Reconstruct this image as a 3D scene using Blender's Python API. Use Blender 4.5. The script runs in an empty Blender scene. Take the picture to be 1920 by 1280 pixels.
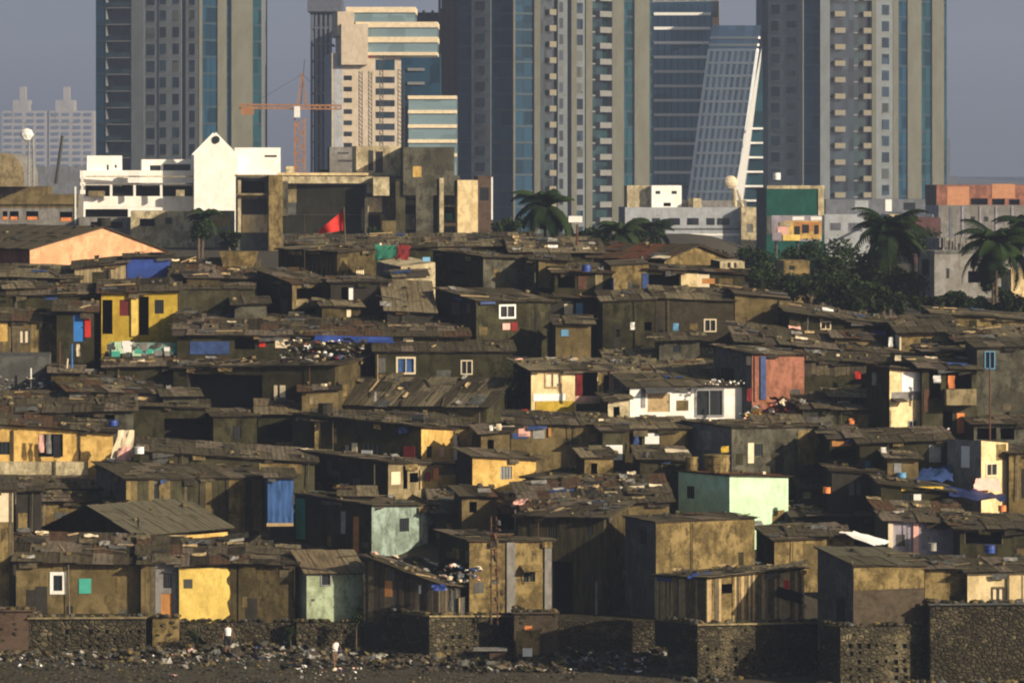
HAZE=0.0002; SUN_AZ=56; SUN_EL=22; SUN_E=5.0; SKY_S=0.078; SKY_DUST=3.0; EXPO=0.42
import bpy, bmesh, math, random
from mathutils import Vector
random.seed(7)
scene = bpy.context.scene
COL = scene.collection
F = 8580.0; YH = 300.0; HC = 28.5
R = math.radians
def X(px, D): return (px-960)/F*D
def Z(py, D): return HC-(py-YH)/F*D
def P(px, py, D): return Vector((X(px, D), D, Z(py, D)))
def Dg(y): return 260+(1240-y)*0.1016
UP = Vector((0, 0, 1))
# ------------------------------------------------------------------ materials
MATS = {}
def nmat(name):
    m = bpy.data.materials.new(name); m.use_nodes = True
    nt = m.node_tree; b = nt.nodes['Principled BSDF']
    return m, nt, b
def N(nt, t, **kw):
    n = nt.nodes.new(t)
    for k, v in kw.items():
        if k.startswith('i_'): n.inputs[k[2:].replace('_', ' ')].default_value = v
        else: setattr(n, k, v)
    return n
def uvmap(nt, sx, sy):
    tc = nt.nodes.new('ShaderNodeUVMap'); mp = nt.nodes.new('ShaderNodeMapping')
    mp.inputs['Scale'].default_value = (sx, sy, 1)
    nt.links.new(tc.outputs['UV'], mp.inputs['Vector']); return mp.outputs['Vector']
def noise(nt, vec, scale, detail=5, rough=0.6):
    n = N(nt, 'ShaderNodeTexNoise'); n.inputs['Scale'].default_value = scale
    n.inputs['Detail'].default_value = detail; n.inputs['Roughness'].default_value = rough
    nt.links.new(vec, n.inputs['Vector']); return n.outputs['Fac']
def ramp(nt, fac, a, b):
    r = N(nt, 'ShaderNodeMapRange'); r.inputs['From Min'].default_value = a; r.inputs['From Max'].default_value = b
    nt.links.new(fac, r.inputs['Value']); return r.outputs['Result']
def mix(nt, fac, a, b, mode='MIX'):
    m = N(nt, 'ShaderNodeMix', data_type='RGBA', blend_type=mode)
    for i, v in ((0, fac), (6, a), (7, b)):
        if hasattr(v, 'is_linked') or hasattr(v, 'links'): nt.links.new(v, m.inputs[i])
        elif isinstance(v, (int, float)): m.inputs[i].default_value = v
        else: m.inputs[i].default_value = (*v, 1)
    return m.outputs[2]
def dim(c, k): return tuple(x*k for x in c)
def bump(nt, b, h, s, d=0.05):
    bp = N(nt, 'ShaderNodeBump'); bp.inputs['Strength'].default_value = s; bp.inputs['Distance'].default_value = d
    nt.links.new(h, bp.inputs['Height']); nt.links.new(bp.outputs['Normal'], b.inputs['Normal'])
def wallm(name, c, stain=0.6, sc=1.0):
    if name in MATS: return MATS[name]
    m, nt, b = nmat(name); v1 = uvmap(nt, 1.1*sc, 0.5*sc); v2 = uvmap(nt, 1*sc, 1*sc)
    st = min(.93, stain*1.15); big = ramp(nt, noise(nt, v2, 0.45, 5, 0.6), 0.47, 0.56)
    c0 = mix(nt, big, dim(c, 1+.25*stain), dim((c[0], c[1]*.97, c[2]*.9), 1-st*.55))
    s = ramp(nt, noise(nt, v1, 1.6, 7, 0.7), 0.47, 0.62)
    c1 = mix(nt, s, c0, dim((c[0]*.9, c[1]*.85, c[2]*.75), 1-st))
    bl = ramp(nt, noise(nt, v2, 1.1, 7, 0.75), 0.52, 0.64)
    c2 = mix(nt, bl, c1, dim(c, 1-st*0.9))
    f = ramp(nt, noise(nt, v2, 5, 5, 0.75), 0.42, 0.6)
    c3 = mix(nt, f, dim(c, 1+.35*stain), dim(c, 1-.55*st))
    c4 = mix(nt, 0.3, c2, c3)
    nt.links.new(c4, b.inputs['Base Color']); b.inputs['Roughness'].default_value = 0.9
    b.inputs['Specular IOR Level'].default_value = 0.1
    bump(nt, b, noise(nt, v2, 9, 5, 0.7), 0.5, 0.03)
    MATS[name] = m; return m
def brickm(name, c, c2, mortar, w=0.45, h=0.22):
    if name in MATS: return MATS[name]
    m, nt, b = nmat(name); v = uvmap(nt, 1, 1)
    br = N(nt, 'ShaderNodeTexBrick'); nt.links.new(v, br.inputs['Vector'])
    br.inputs['Color1'].default_value = (*c, 1); br.inputs['Color2'].default_value = (*c2, 1); br.inputs['Mortar'].default_value = (*mortar, 1)
    br.inputs['Scale'].default_value = 1; br.inputs['Brick Width'].default_value = w; br.inputs['Row Height'].default_value = h
    br.inputs['Mortar Size'].default_value = 0.025
    n1 = ramp(nt, noise(nt, v, 0.8, 7, 0.75), 0.46, 0.6)
    cc = mix(nt, n1, br.outputs['Color'], dim(c, 0.35))
    n2 = ramp(nt, noise(nt, v, 3, 6, 0.75), 0.46, 0.6)
    cc = mix(nt, n2, cc, dim(c2, 1.25), 'MIX') if False else mix(nt, 0.6, cc, mix(nt, n2, cc, dim(c2, 1.3)))
    nt.links.new(cc, b.inputs['Base Color']); b.inputs['Roughness'].default_value = 0.95
    b.inputs['Specular IOR Level'].default_value = 0.2
    bump(nt, b, br.outputs['Fac'], -0.6, 0.04)
    MATS[name] = m; return m
def rubblem(name, c, c2, mortar, sc=2.6):
    if name in MATS: return MATS[name]
    m, nt, b = nmat(name); v = uvmap(nt, 1, 1.5)
    vo = N(nt, 'ShaderNodeTexVoronoi', feature='F1'); vo.inputs['Scale'].default_value = sc; nt.links.new(v, vo.inputs['Vector'])
    ed = N(nt, 'ShaderNodeTexVoronoi', feature='DISTANCE_TO_EDGE'); ed.inputs['Scale'].default_value = sc; nt.links.new(v, ed.inputs['Vector'])
    sep = N(nt, 'ShaderNodeSeparateColor'); nt.links.new(vo.outputs['Color'], sep.inputs['Color'])
    cc = mix(nt, sep.outputs['Red'], c2, c); cc = mix(nt, ramp(nt, sep.outputs['Green'], .86, .97), cc, dim(c, 1.9))
    cc = mix(nt, ramp(nt, ed.outputs['Distance'], .09, .02), cc, mortar)
    cc = mix(nt, ramp(nt, noise(nt, v, .6, 6, .7), .46, .6), cc, mix(nt, .6, cc, dim(c, .3)))
    cc = mix(nt, ramp(nt, noise(nt, v, .35, 5, .6), .56, .64), cc, dim(c, 1.5))
    nt.links.new(cc, b.inputs['Base Color']); b.inputs['Roughness'].default_value = .95; b.inputs['Specular IOR Level'].default_value = .1
    bump(nt, b, ramp(nt, ed.outputs['Distance'], 0, .2), .9, .08)
    MATS[name] = m; return m
def corrm(name, c, rust=0.4, period=0.16, rustc=(.085, .063, .038), rough=0.88):
    if name in MATS: return MATS[name]
    m, nt, b = nmat(name); v = uvmap(nt, 1, 1)
    w = N(nt, 'ShaderNodeTexWave', wave_type='BANDS', bands_direction='X', wave_profile='SIN')
    w.inputs['Scale'].default_value = 1/period/3.1416*0.5; w.inputs['Distortion'].default_value = 0.1
    nt.links.new(v, w.inputs['Vector'])
    c1 = mix(nt, w.outputs['Fac'], dim(c, 0.88), dim(c, 1.1))
    n1 = ramp(nt, noise(nt, v, 0.9, 6, 0.7), 0.66-0.2*rust, 0.76-0.16*rust)
    c2 = mix(nt, n1, c1, rustc)
    v2 = uvmap(nt, 4, 0.6)
    n2 = ramp(nt, noise(nt, v2, 1.2, 5, 0.6), 0.46, 0.62)
    c3 = mix(nt, n2, c2, dim(c, 0.5))
    nt.links.new(c3, b.inputs['Base Color']); b.inputs['Roughness'].default_value = rough
    b.inputs['Specular IOR Level'].default_value = 0.06
    bump(nt, b, w.outputs['Fac'], 0.4, 0.02)
    MATS[name] = m; return m
def plain(name, c, rough=0.7, var=0.25, sc=2.0, metal=0.0, spec=0.3):
    if name in MATS: return MATS[name]
    m, nt, b = nmat(name)
    tc = nt.nodes.new('ShaderNodeTexCoord')
    f = ramp(nt, noise(nt, tc.outputs['Object'], sc, 4, 0.6), 0.3, 0.7)
    cc = mix(nt, f, dim(c, 1-var), dim(c, 1+var*0.5))
    nt.links.new(cc, b.inputs['Base Color']); b.inputs['Roughness'].default_value = rough
    b.inputs['Metallic'].default_value = metal; b.inputs['Specular IOR Level'].default_value = spec
    MATS[name] = m; return m
def glassm(name, c, rough=0.12, spec=0.6, var=0.5, sx=0.3, sy=0.3):
    if name in MATS: return MATS[name]
    m, nt, b = nmat(name); v = uvmap(nt, sx, sy)
    vo = N(nt, 'ShaderNodeTexVoronoi', distance='CHEBYCHEV'); vo.inputs['Scale'].default_value = 1; vo.inputs['Randomness'].default_value = 0.25
    nt.links.new(v, vo.inputs['Vector'])
    sep = N(nt, 'ShaderNodeSeparateColor'); nt.links.new(vo.outputs['Color'], sep.inputs['Color'])
    cc = mix(nt, sep.outputs['Red'], dim(c, 1-var), dim(c, 1+var*.6))
    nt.links.new(cc, b.inputs['Base Color']); b.inputs['Roughness'].default_value = rough
    b.inputs['Specular IOR Level'].default_value = spec
    MATS[name] = m; return m
W = {
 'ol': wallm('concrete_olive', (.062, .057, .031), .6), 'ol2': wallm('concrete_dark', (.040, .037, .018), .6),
 'ola': wallm('concrete_ash', (.095, .09, .066), .75, .8), 'olc': wallm('mud_plaster', (.08, .062, .028), .7, 1.6), 'old': corrm('rusted_sheet_wall', (.048, .042, .023), .6, .2), 'ole': brickm('sooty_bricks', (.068, .053, .029), (.047, .038, .021), (.03, .026, .017), .24, .1), 'olf': wallm('concrete_soot', (.046, .042, .021), .85, .9),
 'olb': wallm('concrete_brown', (.16, .12, .055), .55), 'tan': wallm('plaster_tan', (.27, .215, .12), .6), 'tan2': wallm('plaster_tan_stained', (.225, .165, .07), .85, 1.2),
 'yel': wallm('paint_bright_yellow', (.80, .58, .16), .28, .8), 'yel2': wallm('paint_ochre_yellow', (.66, .43, .14), .45), 'yel3': wallm('paint_mustard', (.46, .32, .045), .3),
 'crm': wallm('plaster_cream', (.74, .58, .33), .35), 'crmd': wallm('plaster_cream_dirty', (.5, .42, .27), .65),
 'wht': wallm('paint_white', (.82, .80, .76), .1), 'wht2': wallm('paint_white_clean', (.88, .85, .82), .05), 'mint': wallm('paint_mint', (.50, .70, .50), .2), 'mintw': wallm('paint_mint_worn', (.25, .32, .28), .6),
 'mint2': wallm('paint_pale_green', (.34, .40, .27), .5), 'teal': wallm('paint_teal_muted', (.2, .32, .27), .3), 'red': wallm('brick_red_plain', (.28, .12, .08), .5),  # teal is the muted paint of the patchwork fence boards
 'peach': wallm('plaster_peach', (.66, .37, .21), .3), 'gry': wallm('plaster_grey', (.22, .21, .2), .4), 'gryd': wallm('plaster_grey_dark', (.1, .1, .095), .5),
 'lav': wallm('paint_lavender', (.33, .30, .36), .35), 'brn': wallm('mud_brown', (.15, .10, .065), .5), 'blk': wallm('black_and_shade', (.035, .032, .026), .3),  # blk: black walls and scrap; also paints the shade of gaps and doorways
 'stone': rubblem('rubble_stones', (.072, .06, .036), (.038, .033, .021), (.024, .021, .015), 3.5), 'brick': brickm('small_bricks', (.105, .075, .045), (.07, .052, .034), (.045, .038, .028), .24, .1),
 'block': rubblem('cement_rubble', (.08, .067, .04), (.045, .039, .025), (.03, .026, .018), 3.0), 'rbrk': brickm('red_brown_bricks', (.12, .072, .042), (.085, .052, .034), (.08, .06, .045), .24, .1),
 'corg': corrm('sheet_wall_grey', (.11, .11, .105), .3, .2), 'cort': corrm('sheet_wall_tan', (.36, .28, .16), .3, .2), 'blu': corrm('sheet_blue', (.05, .11, .28), .15, .2, (.03, .06, .12)),
}
G = {
 'g': [corrm('roof_pale_highlight', (0.159, 0.126, 0.092), .5, rustc=(.06, .05, .035)), corrm('roof_asbestos_dark', (0.066, 0.054, 0.034), .4), corrm('roof_asbestos', (0.105, 0.086, 0.054), .45), corrm('roof_tin_brown', (0.077, 0.064, 0.039), .7), corrm('roof_asbestos_grey', (0.083, 0.071, 0.045), .3)],  # palest sheet paints sunlit highlights across the roofs
 'b': [corrm('roof_pale_highlight', (0.159, 0.126, 0.092), .5), corrm('roof_rust_brown', (0.068, 0.055, 0.035), .9), corrm('roof_tin_brown', (0.077, 0.064, 0.039), .7), corrm('roof_tar', (0.038, 0.031, 0.019), .4), corrm('roof_reddish', (0.096, 0.056, 0.032), .6), corrm('roof_asbestos', (0.105, 0.086, 0.054), .45)],
 'l': [corrm('roof_asbestos', (0.105, 0.086, 0.054), .45), corrm('roof_tan_sheet', (.17, .14, .088), .5), corrm('roof_light_sheet', (0.204, 0.166, 0.103), .4), corrm('roof_asbestos_dark', (0.066, 0.054, 0.034), .4)],
 't': [corrm('roof_tan_sheet', (.17, .14, .088), .5), corrm('roof_rust_tan', (.15, .115, .07), .5)],
 'r': [corrm('roof_reddish', (0.096, 0.056, 0.032), .6), corrm('roof_rust_brown', (0.068, 0.055, 0.035), .9), corrm('roof_red_tile', (0.138, 0.056, 0.030), .4)],
 'x': [corrm('roof_grey_tin', (0.110, 0.098, 0.067), .25), corrm('roof_asbestos_grey', (0.083, 0.071, 0.045), .3)],
}
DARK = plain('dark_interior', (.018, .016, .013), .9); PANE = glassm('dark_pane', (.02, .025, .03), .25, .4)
WOOD = plain('old_wood', (.11, .088, .05), .85, .5, 3); WOODD = plain('dark_wood', (.06, .045, .03), .9, .5, 3); WOODT = plain('pale_wood', (.42, .30, .155), .85, .4, 3); WOODO = plain('orange_wood', (.45, .2, .06), .8, .3)
WHITE = plain('white_plastic', (.8, .78, .75), .6, .1); CREAM = plain('cream_board', (.72, .6, .42), .7, .2); GREY = plain('grey_metal', (.25, .25, .25), .5, .3); DGREY = plain('dark_metal', (.06, .06, .06), .6, .3)
BLUE = plain('blue_tarp', (.02, .055, .27), .55, .35, 1.5, 0, .5); BLUED = plain('blue_tarp_old', (.03, .06, .18), .6, .5); LBLUE = plain('light_blue_paint', (.12, .3, .5), .6, .2); BLUEP = plain('blue_paint', (.03, .17, .5), .6, .2)
RED = plain('red_cloth', (.5, .025, .02), .8, .25); REDD = plain('dark_red_cloth', (.2, .02, .02), .9, .3); ORG = plain('orange_cloth', (.75, .25, .08), .8, .3); PINK = plain('pink_cloth', (.75, .42, .36), .8, .2)
GREEN = plain('green_cloth', (.04, .22, .14), .8, .3); TEALS = plain('teal_paint', (.06, .36, .28), .6, .2); YELC = plain('yellow_cloth', (.75, .5, .06), .8, .3); BLACKC = plain('black_cloth', (.015, .015, .018), .8, .3); PURP = plain('purple_cloth', (.12, .08, .3), .8, .3)
RUST = plain('rusty_iron', (.11, .05, .03), .85, .5, 4); TIN = plain('worn_tin', (.3, .28, .25), .5, .4, 2)
TERR = plain('clay_pot_orange', (.5, .17, .06), .8, .3)
# ------------------------------------------------------------------ mesh builder
def auto_uv(ps):
    n = (ps[1]-ps[0]).cross(ps[2]-ps[0])
    if n.length < 1e-9: return [(0, 0)]*len(ps)
    n.normalize()
    if abs(n.z) > 0.8: return [(p.x, p.y) for p in ps]
    t = UP.cross(n).normalized(); return [(p.dot(t), p.z) for p in ps]
class MB:
    def __init__(s): s.v = []; s.f = []; s.m = []; s.uv = []; s.mats = []
    def mi(s, m):
        if m not in s.mats: s.mats.append(m)
        return s.mats.index(m)
    def face(s, ps, m, uv=None):
        ps = [Vector(p) for p in ps]; i = len(s.v); s.v += ps; s.f.append(tuple(range(i, i+len(ps)))); s.m.append(s.mi(m))
        s.uv += list(uv) if uv else auto_uv(ps)
    def box(s, o, a, b, c, m, skip=()):
        """o corner; a,b,c edge vectors (right-handed)"""
        o = Vector(o); a = Vector(a); b = Vector(b); c = Vector(c)
        q = [(o, b, a), (o+c, a, b), (o, a, c), (o+b, c, a), (o, c, b), (o+a, b, c)]
        for k, (p, e, g) in enumerate(q):
            if k in skip: continue
            s.face([p, p+e, p+e+g, p+g], m)
    def cbox(s, c, sx, sy, sz, m, rot=0.0):
        ca, sa = math.cos(rot), math.sin(rot); a = Vector((ca, sa, 0))*sx; b = Vector((-sa, ca, 0))*sy; h = UP*sz
        s.box(Vector(c)-a/2-b/2-h/2, a, b, h, m)
    def tube(s, p, q, r0, r1, m, n=6, cap=True):
        p = Vector(p); q = Vector(q); d = (q-p).normalized(); t = d.orthogonal().normalized(); u = d.cross(t)
        A = [p+(t*math.cos(i*2*math.pi/n)+u*math.sin(i*2*math.pi/n))*r0 for i in range(n)]
        B = [q+(t*math.cos(i*2*math.pi/n)+u*math.sin(i*2*math.pi/n))*r1 for i in range(n)]
        for i in range(n):
            j = (i+1) % n; s.face([A[i], A[j], B[j], B[i]], m)
        if cap: s.face(list(reversed(A)), m); s.face(B, m)
    def lump(s, c, rx, ry, rz, m, rnd=random, jag=0.25, n=6, k=4):
        c = Vector(c); rows = []
        for i in range(k+1):
            ph = math.pi*i/k; row = []
            for j in range(n):
                a = 2*math.pi*(j+0.5*(i % 2))/n; g = 1+rnd.uniform(-jag, jag)
                row.append(c+Vector((rx*math.sin(ph)*math.cos(a)*g, ry*math.sin(ph)*math.sin(a)*g, rz*math.cos(ph)*g if 0 < i < k else rz*math.cos(ph))))
            rows.append(row)
        for i in range(k):
            for j in range(n):
                jj = (j+1) % n
                if i == 0: s.face([rows[0][0], rows[1][j], rows[1][jj]], m)
                elif i == k-1: s.face([rows[i][j], rows[k][0], rows[i][jj]], m)
                else: s.face([rows[i][j], rows[i+1][j], rows[i+1][jj], rows[i][jj]], m)
    def sheet(s, P4, nu, nv, amp, m, rnd=random, th=0.0):
        """crumpled cloth over quad P4 (a,b,c,d)"""
        a, b, c, d = [Vector(p) for p in P4]; n = (b-a).cross(d-a).normalized(); g = []
        for i in range(nu+1):
            for j in range(nv+1):
                u, v = i/nu, j/nv; p = (a*(1-u)+b*u)*(1-v)+(d*(1-u)+c*u)*v
                g.append(p+n*amp*rnd.uniform(-1, 1)+(b-a).normalized()*amp*.5*rnd.uniform(-1, 1))
        for i in range(nu):
            for j in range(nv):
                q = [g[i*(nv+1)+j], g[(i+1)*(nv+1)+j], g[(i+1)*(nv+1)+j+1], g[i*(nv+1)+j+1]]; s.face(q, m)
    def build(s, name, parent=None, smooth=False, merge=False, loc=None):
        off = Vector(parent['_o']) if parent is not None else (Vector(loc) if loc is not None else Vector((0, 0, 0)))
        if parent is None and loc is None and s.v:
            xs = [v.x for v in s.v]; ys = [v.y for v in s.v]; off = Vector(((min(xs)+max(xs))/2, (min(ys)+max(ys))/2, min(v.z for v in s.v)))
        me = bpy.data.meshes.new(name); me.from_pydata([tuple(v-off) for v in s.v], [], s.f)
        for m in s.mats: me.materials.append(m)
        me.polygons.foreach_set('material_index', s.m)
        ul = me.uv_layers.new(name='UVMap'); ul.data.foreach_set('uv', [x for t in s.uv for x in t])
        if merge:
            bm = bmesh.new(); bm.from_mesh(me); bmesh.ops.remove_doubles(bm, verts=bm.verts, dist=1e-4); bm.to_mesh(me); bm.free()
        if smooth: me.polygons.foreach_set('use_smooth', [True]*len(me.polygons))
        me.update()
        o = bpy.data.objects.new(name, me); COL.objects.link(o); o['_o'] = tuple(off)
        if parent is not None: o.parent = parent; o.location = Vector(off)-Vector(parent['_o'])
        else: o.location = off
        return o
def tag(o, label=None, cat=None, group=None, kind=None):
    if label: o['label'] = label
    if cat: o['category'] = cat
    if group: o['group'] = group
    if kind: o['kind'] = kind
    return o
def thing(name, label, cat, loc, group=None):
    o = bpy.data.objects.new(name, None); o.empty_display_size = 0.5; COL.objects.link(o); o.location = loc; o['_o'] = tuple(loc)
    return tag(o, label, cat, group)
LIT = MB()          # loose litter on the roofs (uncountable)
# ------------------------------------------------------------------ houses
class Hs: pass
HB = {}
def holegrid(mb, A, d, n, w, zb, ztop, holes, mat):
    """vertical wall from A along d (unit), length w, outward normal n, bottom zb, top line ztop(u); holes [(u0,u1,z0,z1,depth)]"""
    us = sorted(set([0, w]+[min(max(h[k], 0), w) for h in holes for k in (0, 1)]))
    zt = min(ztop(0), ztop(w))
    zs = sorted(set([zb]+[min(max(h[k], zb), zt-0.02) for h in holes for k in (2, 3)]))
    def pt(u, z): return Vector((A.x+d.x*u, A.y+d.y*u, z))
    for i in range(len(us)-1):
        u0, u1 = us[i], us[i+1]
        if u1-u0 < 1e-4: continue
        um = (u0+u1)/2
        for j in range(len(zs)):
            z0 = zs[j]; last = j == len(zs)-1; z1 = None if last else zs[j+1]
            zm = z0+0.01 if last else (z0+z1)/2
            if not last and any(h[0] < um < h[1] and h[2] < zm < h[3] for h in holes): continue
            if last: q = [pt(u0, z0), pt(u1, z0), pt(u1, ztop(u1)), pt(u0, ztop(u0))]
            else: q = [pt(u0, z0), pt(u1, z0), pt(u1, z1), pt(u0, z1)]
            mb.face(q, mat, [(a.dot(d), a.z) for a in q])
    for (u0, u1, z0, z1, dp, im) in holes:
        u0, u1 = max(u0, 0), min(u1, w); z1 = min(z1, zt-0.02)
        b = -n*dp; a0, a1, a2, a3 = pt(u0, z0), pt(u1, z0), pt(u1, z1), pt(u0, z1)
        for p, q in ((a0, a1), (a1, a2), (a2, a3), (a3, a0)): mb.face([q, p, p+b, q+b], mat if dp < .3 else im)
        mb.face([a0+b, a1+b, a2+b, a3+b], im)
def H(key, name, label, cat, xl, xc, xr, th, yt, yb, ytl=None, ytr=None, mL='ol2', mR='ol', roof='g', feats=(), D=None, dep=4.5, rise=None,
      over=0.3, messy=0.5, base=1.6, into=None, gable=None, yridge=None, planks=None, group=None, sheet=None, rooft=0.06, part='wall', holes=None, wz=0.0):  # left faces default to darker concrete, their shade put into the colour
    if D is None: D = Dg(yb)
    over *= .75
    t = R(th); ct, st = math.cos(t), math.sin(t); dR = Vector((ct, st, 0)); dL = Vector((-st, ct, 0))
    C = Vector((X(xc, D), D, 0))
    def solR(px): k = (px-960)/F; return (k*D-C.x)/(ct-k*st)
    def solL(px): k = (px-960)/F; return (C.x-k*D)/(st+k*ct)
    wR = solR(xr) if xr is not None else dep
    wL = solL(xl) if xl is not None else dep
    Rp = C+dR*wR; Lp = C+dL*wL
    zc = Z(yt, D)
    if rise is None: rise = 0.35 if roof else 0
    zr = Z(ytr, Rp.y) if ytr is not None else (zc+rise if th >= 45 else zc)
    zl = Z(ytl, Lp.y) if ytl is not None else (zc+rise if th < 45 else zc)
    zbk = zl+zr-zc; zbot = Z(yb, D)-base
    own = into is None
    if own: T = thing(name, label, cat, (C.x, C.y, Z(yb, D)), group)
    else: T = into
    h = Hs(); h.T = T; h.C = C; h.D = D; h.dR = dR; h.dL = dL; h.wR = wR; h.wL = wL; h.zc = zc; h.zr = zr; h.zl = zl; h.zbot = zbot; h.nR = Vector((st, -ct, 0)); h.nL = Vector((-ct, -st, 0)); h.xc = xc; h.solR = solR; h.solL = solL
    HB[key] = h
    aR = Vector((C.x, C.y, 0)); hR, hL = [], []; sub = []
    for ft in feats:
        kind, x0, y0, x1, y1 = ft[:5]; mt = ft[5] if len(ft) > 5 else PANE; fr = ft[6] if len(ft) > 6 else None
        right = (x0+x1)/2 > xc
        if right: u0, u1 = solR(x0), solR(x1); Dm = D+(u0+u1)/2*st; d = dR; n = h.nR
        else: u1, u0 = solL(x0), solL(x1); Dm = D+(u0+u1)/2*ct; d = dL; n = h.nL
        z1, z0 = Z(y0, Dm), Z(y1, Dm)
        sub.append((kind, u0, u1, z0, z1, mt, fr, d, n, right))
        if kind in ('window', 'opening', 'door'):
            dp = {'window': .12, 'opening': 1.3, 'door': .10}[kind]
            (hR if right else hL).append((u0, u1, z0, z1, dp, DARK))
    if holes:
        px0, py0, px1, py1, sx, sy, hs = holes
        y = py0; rr = random.Random(int(px0))
        while y < py1:
            x = px0+rr.uniform(0, 4)
            while x < px1:
                if rr.random() < 0.72:
                    hs0 = hs; hs = hs0*rr.uniform(.45, 1.0)
                    right = x > xc
                    if right: u0, u1 = solR(x), solR(x+hs); Dm = D+u0*st
                    else: u1, u0 = solL(x), solL(x+hs); Dm = D+u0*ct
                    (hR if right else hL).append((u0, u1, Z(y+hs*1.1, Dm), Z(y, Dm), .2, DARK)); hs = hs0
                x += sx
            y += sy
    alt = random.Random(len(HB)*17+3)
    if cat in ('house', 'shack'):
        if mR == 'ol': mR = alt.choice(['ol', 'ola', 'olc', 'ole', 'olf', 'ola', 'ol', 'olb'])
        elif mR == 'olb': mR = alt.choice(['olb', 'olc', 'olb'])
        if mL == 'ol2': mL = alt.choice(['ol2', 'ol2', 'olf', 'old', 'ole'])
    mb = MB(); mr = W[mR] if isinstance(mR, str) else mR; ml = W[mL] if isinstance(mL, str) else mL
    B = C+dR*wR+dL*wL
    if gable == 'L':   # ridge runs along dR, gable ends on the L face (and far side)
        zrd = Z(yridge, D+wL*ct/2)
        zl = zc; zbk = zr; g = zrd
        holegrid(mb, C, dR, h.nR, wR, zbot, lambda u: zc+(zr-zc)*u/wR, hR, mr)
        M = C+dL*wL/2; M2 = M+dR*wR
        for (o, e, rev) in ((C, dL, True), (Rp, dL, False)):
            q = [Vector((*(o).xy, zbot)), Vector((*(o).xy, zc)), Vector((*(o+e*wL/2).xy, g)), Vector((*(o+e*wL).xy, zc)), Vector((*(o+e*wL).xy, zbot))]
            mb.face(q if not rev else q, ml, [(p.dot(e), p.z) for p in q])
        q = [Vector((*Lp.xy, zbot)), Vector((*Lp.xy, zc)), Vector((*B.xy, zr)), Vector((*B.xy, zbot))]; mb.face(q, ml)
    elif gable == 'R':  # gable end on R face, ridge along dL
        zrd = Z(yridge, D+wR*st/2); g = zrd
        q = [Vector((*C.xy, zbot)), Vector((*Rp.xy, zbot)), Vector((*Rp.xy, zr)), Vector((*(C+dR*wR/2).xy, g)), Vector((*C.xy, zc))]
        mb.face(q, mr, [(p.dot(dR), p.z) for p in q])
        q2 = [p+dL*wL for p in q]; mb.face(q2[::-1], mr)
        holegrid(mb, Lp, -dL, h.nL, wL, zbot, lambda u: zc, [], ml)
        q = [Vector((*Rp.xy, zbot)), Vector((*B.xy, zbot)), Vector((*B.xy, zr)), Vector((*Rp.xy, zr))]; mb.face(q, mr)
        zl = zc; zbk = zr
    else:
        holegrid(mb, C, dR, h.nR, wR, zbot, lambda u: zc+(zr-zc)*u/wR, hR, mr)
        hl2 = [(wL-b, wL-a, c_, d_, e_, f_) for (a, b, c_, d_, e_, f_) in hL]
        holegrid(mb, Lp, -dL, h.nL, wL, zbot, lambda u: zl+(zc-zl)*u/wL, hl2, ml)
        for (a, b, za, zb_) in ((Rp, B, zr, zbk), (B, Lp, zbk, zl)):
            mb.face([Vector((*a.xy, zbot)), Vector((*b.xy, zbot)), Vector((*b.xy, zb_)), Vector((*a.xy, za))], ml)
        tp = mr if roof is None else W['gryd']
        mb.face([Vector((*C.xy, zc)), Vector((*Rp.xy, zr)), Vector((*B.xy, zbk)), Vector((*Lp.xy, zl))], tp)
    wobj = mb.build(part, T)
    # planks
    if planks:
        pb = MB(); rr = random.Random(hash(key) % 999 if False else len(HB)*13)
        faces = []
        pw, pm, which = planks
        if 'R' in which: faces.append((C, dR, h.nR, wR, zc, zr, hR))
        if 'L' in which: faces.append((C, dL, h.nL, wL, zc, zl, hL))
        for (o, e, n, w, za, zb_, hh) in faces:
            u = 0
            while u < w-0.05:
                ww = min(pw*rr.uniform(.7, 1.3), w-u); um = u+ww/2
                if not any(a < um < b for (a, b, *_) in hh):
                    zt = za+(zb_-za)*um/w-rr.uniform(.02, .12); z0 = Z(yb, D)-.1+rr.uniform(-.1, .1)
                    dd = rr.uniform(.02, .06); A = Vector((o.x, o.y, 0))+e*(u+.01)+UP*z0
                    ax = e*(ww-.02)
                    pb.box(A+n*dd, ax, -n*dd, UP*(zt-z0), rr.choice(pm)) if e is dR else pb.box(A+n*dd+ax, -ax, -n*dd, UP*(zt-z0), rr.choice(pm))
                u += ww
        pb.build('planks', T)
    # features
    for (kind, u0, u1, z0, z1, mt, fr, d, n, right) in sub:
        o = C
        s = 1 if right else -1
        def bx(mb2, a0, a1, b0, b1, f0, f1, m):   # box between depth f0..f1 (outward positive)
            A = Vector((o.x, o.y, 0))+d*(a0 if right else a1)+n*f1+UP*b0
            mb2.box(A, d*(a1-a0)*s, -n*(f1-f0), UP*(b1-b0), m)
        f = MB()
        if kind == 'window':
            bx(f, u0, u1, z0, z1, -.1, -.07, mt); po = f.build('window', T)
            if fr:
                g = MB(); w = .07 if fr is not W['wht'] else .2; w = max(.06, min(.12, (u1-u0)*.12)) if fr not in (W['wht'],) else .2
                bx(g, u0-w, u0, z0-w, z1+w, .003, .05, fr); bx(g, u1, u1+w, z0-w, z1+w, .003, .05, fr)
                bx(g, u0, u1, z1, z1+w, .003, .05, fr); bx(g, u0, u1, z0-w, z0, .003, .07, fr)
                if u1-u0 > .55: um = (u0+u1)/2; bx(g, um-.025, um+.025, z0, z1, -.066, .03, fr)
                g.build('frame', po)
            else:
                g = MB()
                for k in range(1, 4):
                    uu = u0+(u1-u0)*k/4; bx(g, uu-.012, uu+.012, z0, z1, -.03, -.006, DGREY)
                g.build('bars', po)
        elif kind == 'door':
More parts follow.
